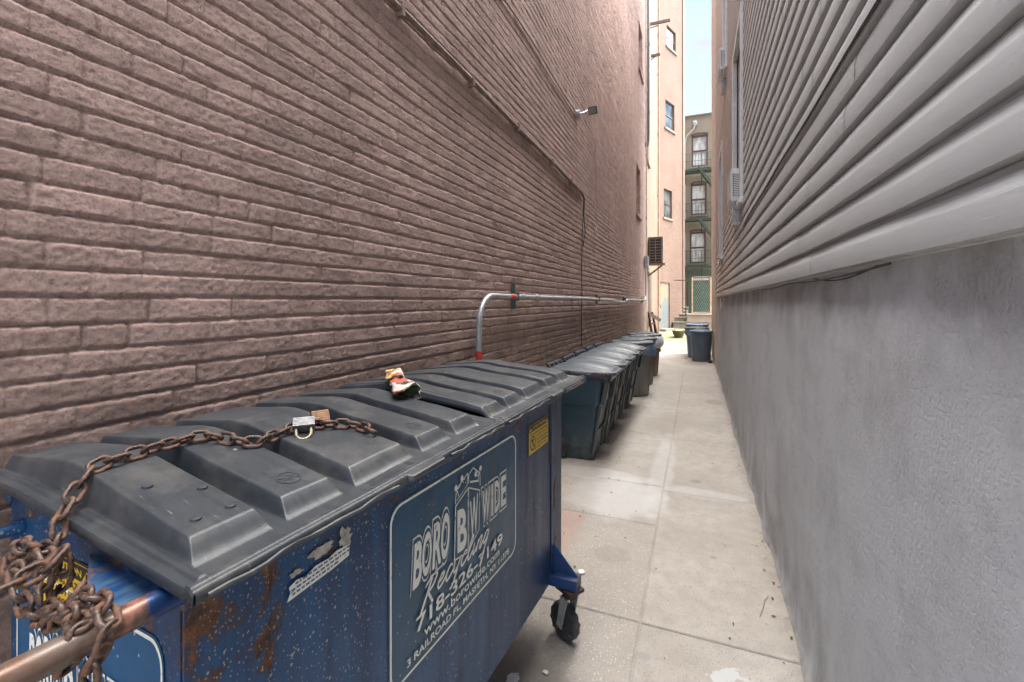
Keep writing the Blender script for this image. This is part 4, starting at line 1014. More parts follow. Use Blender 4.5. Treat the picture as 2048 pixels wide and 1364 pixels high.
for (u0, u1, pads) in LIDS:
    u = np.linspace(u0, u1, 520); v = np.concatenate([np.linspace(-.70, -.05, 95), np.linspace(-.044, .096, 64)])
    V_, U_ = np.meshgrid(v, u, indexing='ij'); W_ = lid_w(U_, V_, pads, u0, u1)
    g_ = np.stack([V_, U_, W_], -1)
    def skirt(line, dx, dy):
        rows = [line]
        for dz, o_ in ((-.003, .002), (-.015, .003), (-.017, .0), (-.008, -.006)):
            q = line.copy(); q[:, 0] += dx*o_; q[:, 1] += dy*o_; q[:, 2] += dz; rows.append(q)
        return np.stack(rows)
    ptc = [g_, skirt(g_[-1], 1, 0), skirt(g_[0], -1, 0)[:, ::-1], skirt(g_[:, 0], 0, -1)[:, ::1], skirt(g_[:, -1], 0, 1)[:, ::-1]]
    under = g_[:, ::-1].copy(); under[..., 2] -= .008; ptc.append(under)
    # fix winding of the top surface (normal up)
    lid = grid_mesh('lid', M_lid, [ptc[0][:, ::-1]]+ptc[1:], dp)
    # moulded marks
    for pi in (1, 3):
        em = MB()
        a, c = pads[pi]; cu_, cv_ = (a+c)/2+.012*0, -.03
        cv_ = -.045; rr_ = .024
        def TT(x, y, d, cu_=cu_, cv_=cv_):
            uu = cu_+x; vv = cv_-y
            return (vv, uu, float(lid_w(np.array([uu]), np.array([vv]), pads, u0, u1)[0])+d)
        place(em, ring2d([(rr_*math.cos(k*.2618), rr_*math.sin(k*.2618)) for k in range(24)], [(rr_*.87*math.cos(k*.2618), rr_*.87*math.sin(k*.2618)) for k in range(24)]), TT, .0012)
        for ang in (25, 155): place(em, stroke2d([(rr_*.85*math.cos(R(ang))*s_, rr_*.85*math.sin(R(ang))*s_) for s_ in (-1, -.5, 0, .5, 1)], .004), TT, .0012)
        place(em, stroke2d([(-rr_*.5, 0), (0, rr_*.5), (rr_*.5, 0), (0, -rr_*.5), (-rr_*.5, 0)], .003), TT, .0012)
        em.build('emblem', M_lidlet, lid)
    a, c = pads[2]
    em = MB()
    def TT(x, y, d):
        uu = a+.01+x; vv = .062-y
        return (vv, uu, float(lid_w(np.array([uu]), np.array([vv]), pads, u0, u1)[0])+d)
    place(em, fit(text2d('Duraflex', .012), .006, .003, .102, .017), TT, .0014)
    place(em, ring2d(rrect(0, -.003, .110, .021, .004, 3), rrect(.002, -.001, .108, .019, .003, 3)), TT, .0012)
    place(em, fit(text2d('E', .012), .125, .0, .139, .018), TT, .0014)
    em.build('lettering', M_lidlet, lid)
    # lip mouldings and the two hand grips on the front edge
    zf = lambda uu: float(lid_w(np.array([uu]), np.array([.094]), pads, u0, u1)[0])
    L0 = u1-u0
    for a_, b_ in ((u0+.015, u0+L0*.44), (u0+L0*.66, u1-.02)):
        pts_ = [(.100+.004*math.sin(i*.9), a_+(b_-a_)*i/14, zf(a_+(b_-a_)*i/14)-.010+.002*math.sin(i*1.7)) for i in range(15)]
        MB().tube(pts_, .0042, 8).build('edge_bead', M_lid, lid, smooth=True)
    a_, b_ = u0+L0*.47, u0+L0*.63; z0_, z1_ = zf(a_), zf(b_)
    q = MB().loft([[(.085, a_, z0_+.002), (.110, a_+.012, z0_-.001), (.110, a_+.012, z0_-.014), (.085, a_, z0_-.016)],
                   [(.085, b_, z1_+.002), (.110, b_-.012, z1_-.001), (.110, b_-.012, z1_-.014), (.085, b_, z1_-.016)]])
    q.build('hand_grip', M_lid, lid, bevel=.004)
    if u0 < -1.5:
        for (vv, uu) in ((-.19, -1.655), (-.12, -1.60), (-.035, -1.66), (-.03, -1.605)):
            z_ = float(lid_w(np.array([uu]), np.array([vv]), pads, u0, u1)[0])
            rv = MB(); rv.loft([[(vv+r_*math.cos(k*.5236), uu+r_*math.sin(k*.5236), z_+h_) for k in range(12)] for r_, h_ in ((.009, -.001), (.0085, .003), (.005, .0045))])
            rv.build('rivet', M_lidlet, lid, smooth=True)
# tubes
def tubeobj(name, pts, r_, mat, n=20): return MB().tube(pts, r_, n).build(name, mat, dp, smooth=True, angle=60)
m = MB().tube([(.012, U1-.01, 1.162), (.012, .36, 1.162)], .0205, 20).build('lift_bar', M_tube, dp, smooth=True)
m = MB().tube([(.008, -1.69, 1.160), (.008, -1.74, 1.161), (.008, -2.12, 1.168)], .0190, 24).build('lift_bar', M_tube, dp, smooth=True)
MB().tube([(.012, .36, 1.162), (.012, .372, 1.162)], .0245, 20).build('end_cap', plain('blue_cap', (.012, .03, .14), .4), dp)
# gusset plates between the end wall and the bar
MB().prism([(-.28, -1.702), (-.02, -1.702), (-.005, -1.735), (-.012, -1.80), (-.05, -1.80)], 1.140, 1.146).build('gusset', M_plate, dp)
MB().prism([(-.26, .036), (-.02, .036), (-.012, .17)], 1.150, 1.155).build('gusset', M_plate, dp)
m = MB().tube([(-.56, -1.70, 1.135), (-.56, -1.735, 1.135), (-.56, -2.05, 1.135)], .0115, 12).bar((-.56, -1.703, 1.07), (-.56, -1.703, 1.15), .03, .012)
m.build('pull_rod', M_paint, dp, smooth=True)
# signs
def TF(s_, t_, d): return (.0006+d, -1.229+s_, .620+t_)
sf = sign(dp, TF, M_sb)
def TE(s_, t_, d): return (-.590+s_*.735, -1.6995-d, .600+t_*.985)
sign(dp, TE, M_sb2)
def TW(s_, t_, d): return (.0006+d, -.369+s_, .948+t_)
warning(dp, TW, 'CAUTION', [('FALLING HAZARD', .10, .90), ('DO NOT PLAY IN,', .38, .93), ('ON OR AROUND', .38, .93), ('THIS CONTAINER', .38, .93), ('Keep clear of lids', .12, .88)], .232, .132)
def TX(s_, t_, d): return (-.47+s_, -1.6995-d, .985+t_)
warning(dp, TX, 'CAUTION', [('FALLING HAZARD', .08, .92), ('DO NOT PLAY IN', .10, .90), ('OR AROUND', .10, .70), ('THIS CONTAINER', .10, .92)], .20, .135, pict=False)
# torn white sticker and scraps above it
def TS(s_, t_, d): return (.0006+d, -1.520+s_, 1.030+t_)
m = MB(); place(m, ([(0, 0), (.05, .003), (.10, .005), (.155, .012), (.157, .036), (.12, .040), (.10, .034), (.065, .036), (.045, .028), (.02, .032), (.004, .026), (.007, .014)], [tuple(range(12))]), TS, .0046)
ss = m.build('torn_sticker', M_sw, dp)
m = MB()
random.seed(3)
for row, (a_, b_) in enumerate(((.012, .12), (.010, .15), (.018, .148))):
    x = a_
    while x < b_:
        l_ = random.uniform(.004, .012); place(m, ([(x, .0065+row*.0085+x*.05), (x+l_, .0065+row*.0085+x*.05), (x+l_, .0105+row*.0085+x*.05), (x, .0105+row*.0085+x*.05)], [(0, 1, 2, 3)]), TS, .0052); x += l_+.003
m.build('lettering', plain('faded_blue_ink', (.12, .14, .2), .5), ss)
def scrap(cx, cy, rx, ry, seed):
    rn = random.Random(seed); n_ = 22
    return [(cx+rx*math.cos(k*2*math.pi/n_)*rn.uniform(.45, 1.1), cy+ry*math.sin(k*2*math.pi/n_)*rn.uniform(.45, 1.1)) for k in range(n_)], [tuple(range(n_))]
m = MB(); place(m, scrap(.145, .055, .022, .030, 2), TS, .003); place(m, scrap(.08, .06, .035, .014, 5), TS, .003); place(m, scrap(.02, .045, .02, .008, 8), TS, .003)
m.build('paper_scrap', plain('weathered_white', (.45, .43, .38), .7, var=.5, scale=60, dirt=(.15, .1, .07)), dp)
# casters
def caster(u, v, turn, gus=True, wide=True):
    sg = 1 if v > -.3 else -1
    q = MB(); b0 = v-.10*sg; w0 = .262
    q.box((min(b0, v+.045*sg), u-.036, w0), (max(b0, v+.045*sg), u+.036, w0+.052))
    c_ = q.build('caster', M_brkt if v > -.3 else M_paint, dp, bevel=.004)
    MB().add([(v+.042*sg, u-.003, w0+.052), (v-.085*sg, u-.003, w0+.19), (v-.085*sg, u-.003, w0+.052), (v+.042*sg, u+.003, w0+.052), (v-.085*sg, u+.003, w0+.19), (v-.085*sg, u+.003, w0+.052)],
             [(0, 1, 2), (5, 4, 3), (0, 3, 4, 1), (1, 4, 5, 2), (2, 5, 3, 0)]).build('brace', M_brkt, c_)
    MB().box((v+.0445*sg, u-.028, w0+.007), (v+.0455*sg, u+.028, w0+.045)).build('tube_opening', M_black, c_)
    T_ = Matrix.Translation((v, u, 0)) @ Matrix.Rotation(turn, 4, 'Z')      # wheel axis along local x
    off = Matrix.Translation((0, -.02, 0))
    q = MB(); q.box((-.045, -.05, w0-.016), (.045, .05, w0-.001), T_); q.tube([tuple(T_ @ Vector((0, 0, w0-.045))), tuple(T_ @ Vector((0, 0, w0-.015)))], .035, 14); q.build('swivel_plate', M_rustyiron, c_)
    q = MB()
    for s_ in (-1, 1):
        vv = [T_ @ Vector(p) for p in ((s_*.034, -.022, w0-.04), (s_*.034, .026, w0-.04), (s_*.034, .052, .07), (s_*.034, .018, .062))]
        v2 = [T_ @ Vector((p[0]+s_*.005, p[1], p[2])) for p in ((s_*.034, -.022, w0-.04), (s_*.034, .026, w0-.04), (s_*.034, .052, .07), (s_*.034, .018, .062))]
        q.add([tuple(p) for p in vv+v2], [(0, 1, 2, 3), (7, 6, 5, 4), (0, 4, 5, 1), (1, 5, 6, 2), (2, 6, 7, 3), (3, 7, 4, 0)])
    q.box((-.039, -.022, w0-.046), (.039, .026, w0-.04), T_)
    q.tube([tuple(T_ @ Vector((-.045, .034, .085))), tuple(T_ @ Vector((.045, .034, .085)))], .012, 10)
    q.build('fork', M_fork, c_, bevel=.002)
    rg = []
    n_ = 36
    for (x, r_) in ((-.024, .045), (-.0245, .066), (-.022, .079), (-.012, .0845), (.012, .0845), (.022, .079), (.0245, .066), (.024, .045)):
        rg.append([tuple(T_ @ Vector((x+.004*math.sin(k*2.3), .034+(r_+.0018*math.sin(k*3.7+x*90)*(r_ > .07))*math.cos(2*math.pi*k/n_), .0848+(r_+.0018*math.sin(k*3.7+x*90)*(r_ > .07))*math.sin(2*math.pi*k/n_)))) for k in range(n_)])
    MB().loft(rg).build('wheel', M_tire, c_, smooth=True, angle=50)
caster(-.072, .085, R(62)); caster(-1.60, .085, R(80)); caster(-.072, VB-.02+.0, R(85)); caster(-1.60, VB-.02, R(95))

def D2W(v, u, w_):   # dumpster local -> world
    return DO+Vector((v*math.cos(RD)+u*math.sin(RD), -v*math.sin(RD)+u*math.cos(RD), w_))
def lid_top(u, v):
    for (u0, u1, pads) in LIDS:
        if u0 <= u <= u1 and -.7 <= v <= .096: return float(lid_w(np.array([u]), np.array([v]), pads, u0, u1)[0])
    return None

# ------------------------------------------------------------------ chain
def link_mesh(Lo=.046, Wo=.031, r_=.0042):
    # stadium ring in the xz... plane (length along x, width along y)
    hx = Lo/2-Wo/2; hr = Wo/2-r_; pts = []
    for i in range(9): a = -math.pi/2+math.pi*i/8; pts.append((hx+hr*math.cos(a), hr*math.sin(a), 0))
    for i in range(9): a = math.pi/2+math.pi*i/8; pts.append((-hx+hr*math.cos(a), hr*math.sin(a), 0))
    m = MB().tube(pts, r_, 10, closed=True); me = bpy.data.meshes.new('link'); me.from_pydata(m.v, [], m.f); me.update()
    me.materials.append(M_chain); me.polygons.foreach_set('use_smooth', [True]*len(me.polygons)); return me
LINK = link_mesh(); PITCH = .0465-4*.0042*.93
def catmull(pts, k=24):
    P_ = [Vector(p) for p in pts]; P_ = [P_[0]*2-P_[1]]+P_+[P_[-1]*2-P_[-2]]; out = []
    for i in range(1, len(P_)-2):
        a, b, c, d = P_[i-1:i+3]
        for j in range(k):
            t = j/k; out.append(.5*((2*b)+(-a+c)*t+(2*a-5*b+4*c-d)*t*t+(-a+3*b-3*c+d)*t**3))
    out.append(P_[-2]); return out
def chain(path, parent, seed, roll0=35, scale=1.0, lay=True):
    rn = random.Random(seed); P_ = catmull(path); s_ = 0.; res = [P_[0]]; acc = 0.; pitch = PITCH*scale
    for a, b in zip(P_, P_[1:]):
        d = (b-a).length
        while acc+d >= pitch:
            t = (pitch-acc)/d; a = a.lerp(b, t); res.append(a.copy()); d = (b-a).length; acc = 0.
        acc += d
    for i, (a, b) in enumerate(zip(res, res[1:])):
        x = (b-a).normalized(); up = Vector((0, 0, 1)) if abs(x.z) < .9 else Vector((0, 1, 0))
        y = up.cross(x).normalized(); z = x.cross(y)
        roll = R(roll0+(90 if i % 2 else 0)+rn.uniform(-14, 14))
        y2 = y*math.cos(roll)+z*math.sin(roll); z2 = x.cross(y2)
        M4 = Matrix(((x.x, y2.x, z2.x, 0), (x.y, y2.y, z2.y, 0), (x.z, y2.z, z2.z, 0), (0, 0, 0, 1)))
        o = bpy.data.objects.new('link', LINK); C.objects.link(o); o.parent = parent
        o.matrix_local = Matrix.Translation((a+b)/2) @ M4 @ Matrix.Scale(scale, 4)
    return len(res)-1
# (u, v) track across the lids
trk = [(-1.205, -.070), (-1.195, -.115), (-1.205, -.155), (-1.232, -.185), (-1.262, -.205), (-1.295, -.225), (-1.335, -.228), (-1.385, -.222), (-1.43, -.205), (-1.452, -.228), (-1.468, -.275), (-1.49, -.315), (-1.53, -.318), (-1.58, -.314), (-1.63, -.312), (-1.672, -.308)]
path = []; dumpster_clear = .011
for (u, v) in trk:
    zz = max(lid_top(u+du, v+dv) for du in (-.02, 0, .02) for dv in (-.01, .01)); path.append((v, u, zz+.011))
path += [(-.302, -1.692, 1.290), (-.290, -1.712, 1.272), (-.275, -1.730, 1.256), (-.262, -1.748, 1.238), (-.248, -1.756, 1.215)]+[(-0.238, -1.758, 1.195), (-0.245, -1.762, 1.182), (-0.266, -1.769, 1.193), (-0.302, -1.775, 1.196), (-0.321, -1.784, 1.183), (-0.318, -1.794, 1.164), (-0.289, -1.791, 1.154), (-0.249, -1.783, 1.168), (-0.21, -1.776, 1.189), (-0.206, -1.762, 1.2)]
ch = thing('chain', 'rusty steel chain laid over the dumpster lid and knotted round its near bar', 'chain', DO, -RD)
n1 = chain(path, ch, 1, 40)
c_bar = (.012, 1.150)
# knots hanging at the near end and looped round the bar
loops = [
  [(-0.194, -1.768, 1.209), (-0.187, -1.787, 1.193), (-0.187, -1.809, 1.19), (-0.185, -1.83, 1.187), (-0.195, -1.857, 1.182)] ,
  [(-0.286, -1.795, 1.173), (-0.259, -1.799, 1.146), (-0.223, -1.804, 1.131), (-0.177, -1.804, 1.126), (-0.141, -1.798, 1.138), (-0.101, -1.795, 1.158), (-0.081, -1.791, 1.179), (-0.113, -1.784, 1.188)] ,
  [(-0.123, -1.789, 1.148), (-0.071, -1.792, 1.179), (-0.023, -1.797, 1.196), (0.021, -1.803, 1.198), (0.045, -1.808, 1.186), (0.044, -1.814, 1.164), (0.026, -1.817, 1.135), (0.003, -1.817, 1.094)] ,
  [(-0.153, -1.804, 1.122), (-0.096, -1.81, 1.161), (-0.041, -1.816, 1.183), (0.004, -1.823, 1.186), (0.023, -1.83, 1.171), (0.012, -1.835, 1.146), (-0.016, -1.838, 1.112)] ,
  [(-0.253, -1.779, 1.193), (-0.22, -1.78, 1.166), (-0.212, -1.787, 1.14), (-0.175, -1.792, 1.127), (-0.123, -1.795, 1.129), (-0.069, -1.796, 1.154), (-0.029, -1.8, 1.181), (0.021, -1.809, 1.192)] ,
  [(-0.254, -1.746, 1.172), (-0.245, -1.748, 1.141), (-0.259, -1.755, 1.112), (-0.27, -1.76, 1.091), (-0.24, -1.756, 1.085)] ,
  [(-0.328, -1.776, 1.191), (-0.285, -1.778, 1.181), (-0.245, -1.77, 1.194), (-0.22, -1.769, 1.176), (-0.239, -1.778, 1.16)] ,
]
tot = n1
for i, l_ in enumerate(loops): tot += chain(l_, ch, 10+i, 20+25*i)
tag(ch, None, None)

# padlocks
def padlock(name, label, loc_uv, rz, tilt, mb, ms, L_=.052, H_=.030, D_=.024):
    u, v = loc_uv; zz = lid_top(u, v)
    t = thing(name, label, 'padlock', D2W(v, u, zz+.019), 0, None); t.rotation_euler = (tilt, 0, rz)
    q = MB()
    for i in range(6): q.box((-L_/2+.0002*(i % 2), -H_/2+i*H_/6+.00012, -D_/2), (L_/2-.0002*(i % 2), -H_/2+(i+1)*H_/6-.00012, D_/2))
    q.box((-L_/2+.002, -H_/2+.001, -D_/2+.001), (L_/2-.002, H_/2-.001, D_/2-.001))
    q.build('lock_body', mb, t, bevel=.0015)
    hw = L_*.33; pts_ = [(-hw, -H_/2, 0), (-hw, -H_/2-.012, 0)]+[(-hw*math.cos(math.pi*i/10), -H_/2-.016-hw*1.25*math.sin(math.pi*i/10), 0) for i in range(1, 10)]+[(hw, -H_/2-.012, 0), (hw, -H_/2, 0)]
    MB().tube(pts_, .0042, 10).build('shackle', ms, t, smooth=True)
    return t
padlock('padlock', 'silver laminated padlock lying on the lid with its shackle towards the alley', (-1.300, -.215), R(46), R(30), M_lock, M_brassy)
padlock('padlock', 'rust stained padlock standing on the chain behind the silver one', (-1.240, -.225), R(60), R(55), M_lockrust, M_lock, .045, .036, .022)

# rolled flyer on the lid
t = thing('rolled_flyer', 'crumpled colourful supermarket flyer rolled up on the dumpster lid', 'flyer', (0, 0, 0))
A = Vector(D2W(-.46, -.665, 1.315)); B = Vector(D2W(-.33, -.80, 1.308)); Cc = Vector(D2W(-.215, -.875, 1.292))
def crumple(A, B, r0, r1, seed, turns=1.35, n=30, mrows=9):
    rn = random.Random(seed); d = (B-A).normalized(); s_ = d.cross(Vector((0, 0, 1))).normalized(); u_ = s_.cross(d); v = []; f = []
    ph = [rn.uniform(0, 6) for _ in range(6)]
    for i in range(mrows+1):
        t_ = i/mrows; c = A.lerp(B, t_)
        for k in range(n+1):
            a = 2*math.pi*turns*k/n; r_ = (r0+(r1-r0)*t_)*(1-.22*k/n)*(1+.18*math.sin(3*a+ph[0]+2*t_)+.10*math.sin(7*a+ph[1]-5*t_))
            e_ = d*.012*math.sin(2*a+ph[2])*(1 if i in (0, mrows) else 0)
            v.append(tuple(c+s_*r_*math.cos(a)+u_*r_*.62*math.sin(a)+e_))
    for i in range(mrows):
        for k in range(n): f.append((i*(n+1)+k, i*(n+1)+k+1, (i+1)*(n+1)+k+1, (i+1)*(n+1)+k))
    return v, f
v, f = crumple(A, B+Vector((0, 0, .004)), .030, .034, 1); q = MB().add(v, f); o = q.build('flyer_sheet', M_flyer, t, smooth=True, angle=80)
sfy = o.modifiers.new('thick', 'SOLIDIFY'); sfy.thickness = .0006
v, f = crumple(B-Vector((0, 0, .0)), Cc, .030, .046, 2); q = MB().add(v, f); o = q.build('flyer_sheet', M_flyer, t, smooth=True, angle=80)
sfy = o.modifiers.new('thick', 'SOLIDIFY'); sfy.thickness = .0006

# ------------------------------------------------------------------ wheeled bins     local: x out to the alley, y along the wall, z up; origin at the base under the back
def rring(x0, x1, y0, y1, r_, z, n=5): return [(p[0], p[1], z) for p in rrect(x0, x1 if False else y0, x1, y1, r_, n)]
def RR(x0, x1, y0, y1, r_, z, n=5): return [(p[0], p[1], z) for p in rrect(x0, y0, x1, y1, r_, n)]
def make_bin(mat, lidmat_):
    t = thing('wheeled_bin', '', 'bin')
    # body (tapering), with a stepped collar
    rg = []
    for z, x0, x1, hy, r_ in ((0, .06, .41, .20, .05), (.02, .05, .42, .208, .05), (.30, .04, .455, .228, .055), (.555, .03, .495, .247, .06), (.565, .022, .508, .258, .06), (.60, .02, .515, .262, .06), (.80, .02, .545, .266, .06), (.86, .02, .552, .268, .06), (.865, .0, .595, .274, .06), (.895, .0, .60, .276, .06)):
        rg.append(RR(x0, x1, -hy*.93, hy*.93, r_, z))
    MB().loft(rg).build('body', mat, t, smooth=True, angle=30)
    # front rails with cross bars
    q = MB()
    for s_ in (-1, 1):
        q.bar((.425, s_*.185, .05), (.510, s_*.215, .56), .022, .030, up=(0, 1, 0))
        q.bar((.535, s_*.215, .58), (.575, s_*.215, .80), .045, .055, up=(0, 1, 0))
    for z_, x_ in ((.30, .468),): q.bar((x_, -.20, z_), (x_, .20, z_), .022, .014)
    q.build('front_rail', mat, t, bevel=.006)
    # lid
    nx, ny = 48, 30; x = np.linspace(-.035, .66, nx); y = np.linspace(-.30, .30, ny); X_, Y_ = np.meshgrid(x, y, indexing='ij')
    ex = np.clip((x-.50)/.16, 0, 1); hw = .250-.075*ex**2
    Y_ = Y_*(hw/.30)[:, None]
    yn = Y_/hw[:, None]; tx = (X_+.035)/.695
    Zl = .905+.072*np.sin(np.pi*np.clip(tx, 0, 1)**.85)*(1-.72*np.abs(yn)**2.4)
    rib = sm(.50, .56, np.abs(yn))*(1-sm(.66, .74, np.abs(yn)))
    Zl = Zl-.010*rib*sm(.10, .16, tx)*(1-sm(.84, .92, tx))
    rimz = sm(.88, .93, np.abs(yn))+sm(.93, .965, tx)
    Zl = np.where(rimz > 0, Zl*(1-np.clip(rimz, 0, 1))+(.898)*np.clip(rimz, 0, 1), Zl)
    g_ = np.stack([X_, Y_, Zl], -1)
    def sk(line, c=(.3, 0)):
        q1 = line.copy(); q1[:, 2] -= .028; q2 = line.copy(); q2[:, 0] += (c[0]-line[:, 0])*.03; q2[:, 1] *= .97; q2[:, 2] -= .028
        return np.stack([line, q1, q2])
    l_ = grid_mesh('lid', lidmat_, [g_[:, ::1], sk(g_[-1])[:, ::-1], sk(g_[:, 0])[:, ::-1], sk(g_[:, -1]), sk(g_[0])], t)
    # handle bar with posts behind the lid
    q = MB().tube([(-.045, -.22, .945), (-.045, .22, .945)], .013, 10)
    for y_ in (-.21, -.07, .07, .21): q.bar((-.047, y_, .945), (.01, y_, .885), .024, .018)
    q.build('handle', M_black if False else lidmat_, t, smooth=True)
    ax = MB().tube([(.09, -.235, .10), (.09, .235, .10)], .012, 8); ax.build('axle', M_rustyiron, t)
    for s_ in (-1, 1):
        MB().tube([(.075, s_*.205, .10), (.075, s_*.245, .10)], .10, 24).build('wheel', M_tire, t, smooth=True)
    # bag edge folded over the rim
    n_ = 56; rg = []
    rn = random.Random(5); base = RR(-.0, .606, -.258, .258, .06, 0, 13); n_ = len(base)
    for j, (z_, o_) in enumerate(((.905, -.01), (.895, .006), (.85, .010), (.82, -.006), (.80, -.02))):
        ring = []
        for k, p in enumerate(base):
            cx, cy = p[0]-.31, p[1]; d = math.hypot(cx, cy); am = .010*math.sin(k*1.7+j*.8)+.006*math.sin(k*3.1+j*2)
            dz = (.018*math.sin(k*.9)+.012*math.sin(k*2.3)) if j >= 3 else 0
            ring.append((p[0]+cx/d*(o_+am*.6), p[1]+cy/d*(o_+am*.6), z_+dz))
        rg.append(ring)
    MB().loft(rg, (False, False)).build('bag_edge', M_bag, t, smooth=True, angle=180)
    return t
def setmat(root, part, mat):
    for c in bpy.data.objects:
        if c.parent == root and c.name.split('.')[0] == part:
            c.data = c.data.copy(); c.data.materials[0] = mat
b0 = make_bin(M_bin, M_binlid)
ord_ = ['teal wheeled bin with grey lid standing next to the dumpster, first of the row', 'dark wheeled bin with black bag edge, second in the row from the dumpster', 'charcoal wheeled bin third in the row from the dumpster', 'dark wheeled bin fourth in the row from the dumpster, its lid slightly turned', 'dark blue wheeled bin at the far end of the wheeled row beside the round cans']
for i, (x, y_, rz) in enumerate(((-1.385, 4.72, -1.0), (-1.385, 5.30, 1.2), (-1.385, 5.88, -.6), (-1.385, 6.46, 2.0), (-1.37, 7.10, -2.5))):
    o = b0 if i == 0 else copy_tree(b0)
    o.location = (x, y_, 0.002); o.rotation_euler = (0, 0, R(rz)); tag(o, ord_[i], 'bin', 'wheeled bins along the brick wall')
    if i in (1, 3): setmat(o, 'body', M_binA); setmat(o, 'front_rail', M_binB)
    if i == 2: setmat(o, 'body', M_binB); setmat(o, 'front_rail', M_binB)
    if i == 4: setmat(o, 'body', M_binA); setmat(o, 'front_rail', M_binA)
    if i == 0: setmat(o, 'front_rail', M_binB)

# round cans
def make_can(mat, lm, Rr=.34, Hh=.86, bag=None):
    t = thing('round_can', '', 'can'); n_ = 40
    circ = lambda r_, z_: [(r_*math.cos(2*math.pi*k/n_), r_*math.sin(2*math.pi*k/n_), z_) for k in range(n_)]
    rg = [circ(Rr*.78, 0), circ(Rr*.80, .012), circ(Rr*.81, .05), circ(Rr*.93, Hh*.80), circ(Rr*.955, Hh*.81), circ(Rr*.965, Hh*.96), circ(Rr*1.0, Hh*.965), circ(Rr*1.0, Hh)]
    MB().loft(rg).build('body', mat, t, smooth=True, angle=25)
    rb_ = MB()
    for k in range(8):
        a = 2*math.pi*(k+.5)/8; c_, s_ = math.cos(a), math.sin(a)
        rb_.bar((Rr*.815*c_, Rr*.815*s_, .05), (Rr*.945*c_, Rr*.945*s_, Hh*.80), .018, .012, up=(c_, s_, 0))
    rb_.build('rib', mat, t)
    for k in (0, 1):
        a = math.pi*k-.55; c_, s_ = math.cos(a), math.sin(a)
        MB().tube([((Rr-.01)*c_-.07*s_*q, (Rr-.01)*s_+.07*c_*q, Hh*.84) if abs(q) > 1 else ((Rr+.035)*c_-.07*s_*q, (Rr+.035)*s_+.07*c_*q, Hh*.86) for q in (-1.3, -.9, 0, .9, 1.3)], .012, 8).build('handle', mat, t, smooth=True)
    rg = [circ(Rr*1.01, Hh-.03), circ(Rr*1.05, Hh-.028), circ(Rr*1.05, Hh+.012), circ(Rr*1.0, Hh+.024), circ(Rr*.86, Hh+.030), circ(Rr*.84, Hh+.022), circ(Rr*.62, Hh+.034), circ(Rr*.60, Hh+.05), circ(Rr*.35, Hh+.056), circ(Rr*.33, Hh+.048), circ(Rr*.05, Hh+.055)]
    MB().loft(rg).build('lid', lm, t, smooth=True, angle=25)
    if bag:
        n2 = 70; rg = []
        for j, (z_, o_) in enumerate(((Hh-.02, .004), (Hh-.06, .018), (Hh-.12, .024), (Hh-.17, .016), (Hh-.20, .004))):
            ring = []
            for k in range(n2):
                a = 2*math.pi*k/n2; am = .012*math.sin(k*1.3+j)+.008*math.sin(k*2.7+j*2); lob = .06*max(0, math.cos(a-(-.9)))**4*(1 if 0 < j < 4 else .3)
                r_ = Rr+o_+am+lob; ring.append((r_*math.cos(a), r_*math.sin(a), z_-(.06*max(0, math.cos(a+.9))**2 if j > 1 else 0)+(.015*math.sin(k*.8) if j > 2 else 0)))
            rg.append(ring)
        MB().loft(rg, (False, False)).build('bag_edge', bag, t, smooth=True, angle=180)
    return t
specs = [((-1.03, 8.10), M_canG, M_binlid, .345, .90, M_bagB, 'round grey can with a blue bag hanging over its rim, after the wheeled bins', 'round cans along the brick wall'),
         ((-1.05, 9.25), M_canBr, M_binlid, .33, .88, None, 'brown round can behind the one with the blue bag', 'round cans along the brick wall'),
         ((-1.05, 10.35), M_canBr, M_binlid, .34, .88, M_bagW, 'last round can of the left row, pale bag over its rim by the leaning frames', 'round cans along the brick wall'),
         ((.125, 13.35), M_canB, M_canB, .29, .80, None, 'slate blue round can at the front of the group by the right wall', 'blue cans by the right wall'),
         ((.03, 14.15), M_canB, M_binlid, .31, .84, M_bagB, 'round can with blue bag between the other two by the right wall', 'blue cans by the right wall'),
         ((.03, 14.95), M_canB, M_lidB, .32, .90, None, 'rearmost round can by the right wall with a bright blue lid', 'blue cans by the right wall')]
for (x, y_), mt, lm, r_, h_, bg_, lab, grp in specs:
    o = make_can(mt, lm, r_, h_, bg_); o.location = (x, y_, 0.002); o.rotation_euler = (0, 0, random.uniform(0, 2) if x < -1 else .2); tag(o, lab, 'can', grp)
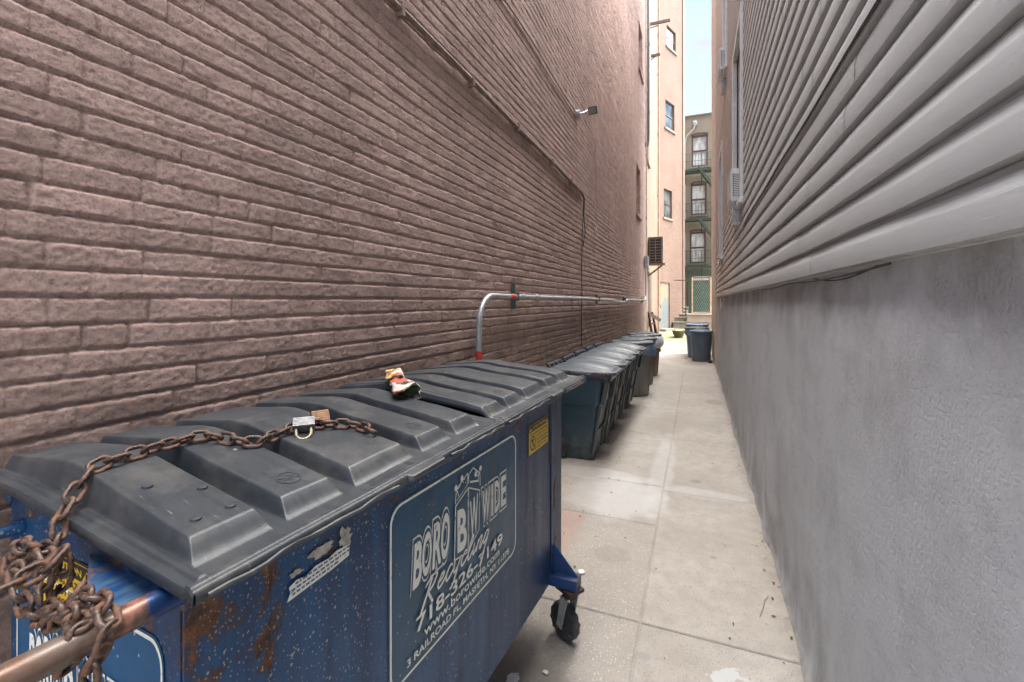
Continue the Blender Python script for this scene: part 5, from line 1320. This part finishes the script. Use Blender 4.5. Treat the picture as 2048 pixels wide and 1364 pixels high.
o = MB().box((.30, 12.93, .002), (.40, 13.06, .055)).box((.29, 12.92, .055), (.41, 13.07, .064)).build('bait_box', M_black, bevel=.004); tag(o, 'small black box on the ground beside the slate blue can', 'box')

# litter
def flake(name, label, cat, x, y_, s_, col, seed, z=.004):
    rn = random.Random(seed); n_ = 11
    top = [(x+s_*math.cos(k*2*math.pi/n_)*rn.uniform(.5, 1.1), y_+s_*.8*math.sin(k*2*math.pi/n_)*rn.uniform(.5, 1.1)) for k in range(n_)]
    m = MB(); v = [(p[0], p[1], z) for p in top]+[(p[0], p[1], z+.004+.004*rn.random()) for p in top]
    m.add(v, [tuple(range(n_, 2*n_))]+[(k, (k+1) % n_, n_+(k+1) % n_, n_+k) for k in range(n_)])
    tag(m.build(name, plain(name+'_mat', col, .8)), label, cat)
flake('paint_chip', 'white star-like paint chip lying on the concrete above the caster', 'litter', -.625, 2.63, .030, (.7, .69, .62), 4)
flake('paint_chip', 'small pale chip on the slab joint close to the dumpster', 'litter', -.60, 1.86, .016, (.6, .6, .56), 9)
lm_ = MB(); rn = random.Random(12)
for i in range(420):
    near_ = rn.random()
    x = rn.choice([rn.uniform(-1.3, .42), rn.gauss(.40, .03), rn.uniform(-1.3, -.6)]); y_ = rn.uniform(1.2, 9)
    if x > .43: continue
    a = rn.uniform(0, 6.3); l_ = rn.choice([.003, .005, .009, .014]); ww = l_*rn.uniform(.15, .7)
    c_, s_ = math.cos(a), math.sin(a); z_ = rn.uniform(.003, .007)
    lm_.add([(x+l_*c_, y_+l_*s_, z_), (x-ww*s_, y_+ww*c_, z_+.003), (x-l_*c_, y_-l_*s_, z_), (x+ww*s_, y_-ww*c_, z_+.001)], [(0, 1, 2, 3)])
tag(lm_.build('debris', plain('dry_debris', (.10, .07, .045), .9, var=.6, scale=8)), 'scattered bits of leaf and grit on the pavement', kind='stuff')
q = MB().tube([(.30, 2.60, .004), (.325, 2.68, .006), (.34, 2.75, .004), (.365, 2.80, .006)], .0011, 5)
tag(q.build('twig', plain('twig_bark', (.10, .05, .03), .8)), 'thin brown twig on the pavement near the grey wall', 'twig')
print('links', tot, 'objects', len(bpy.data.objects))
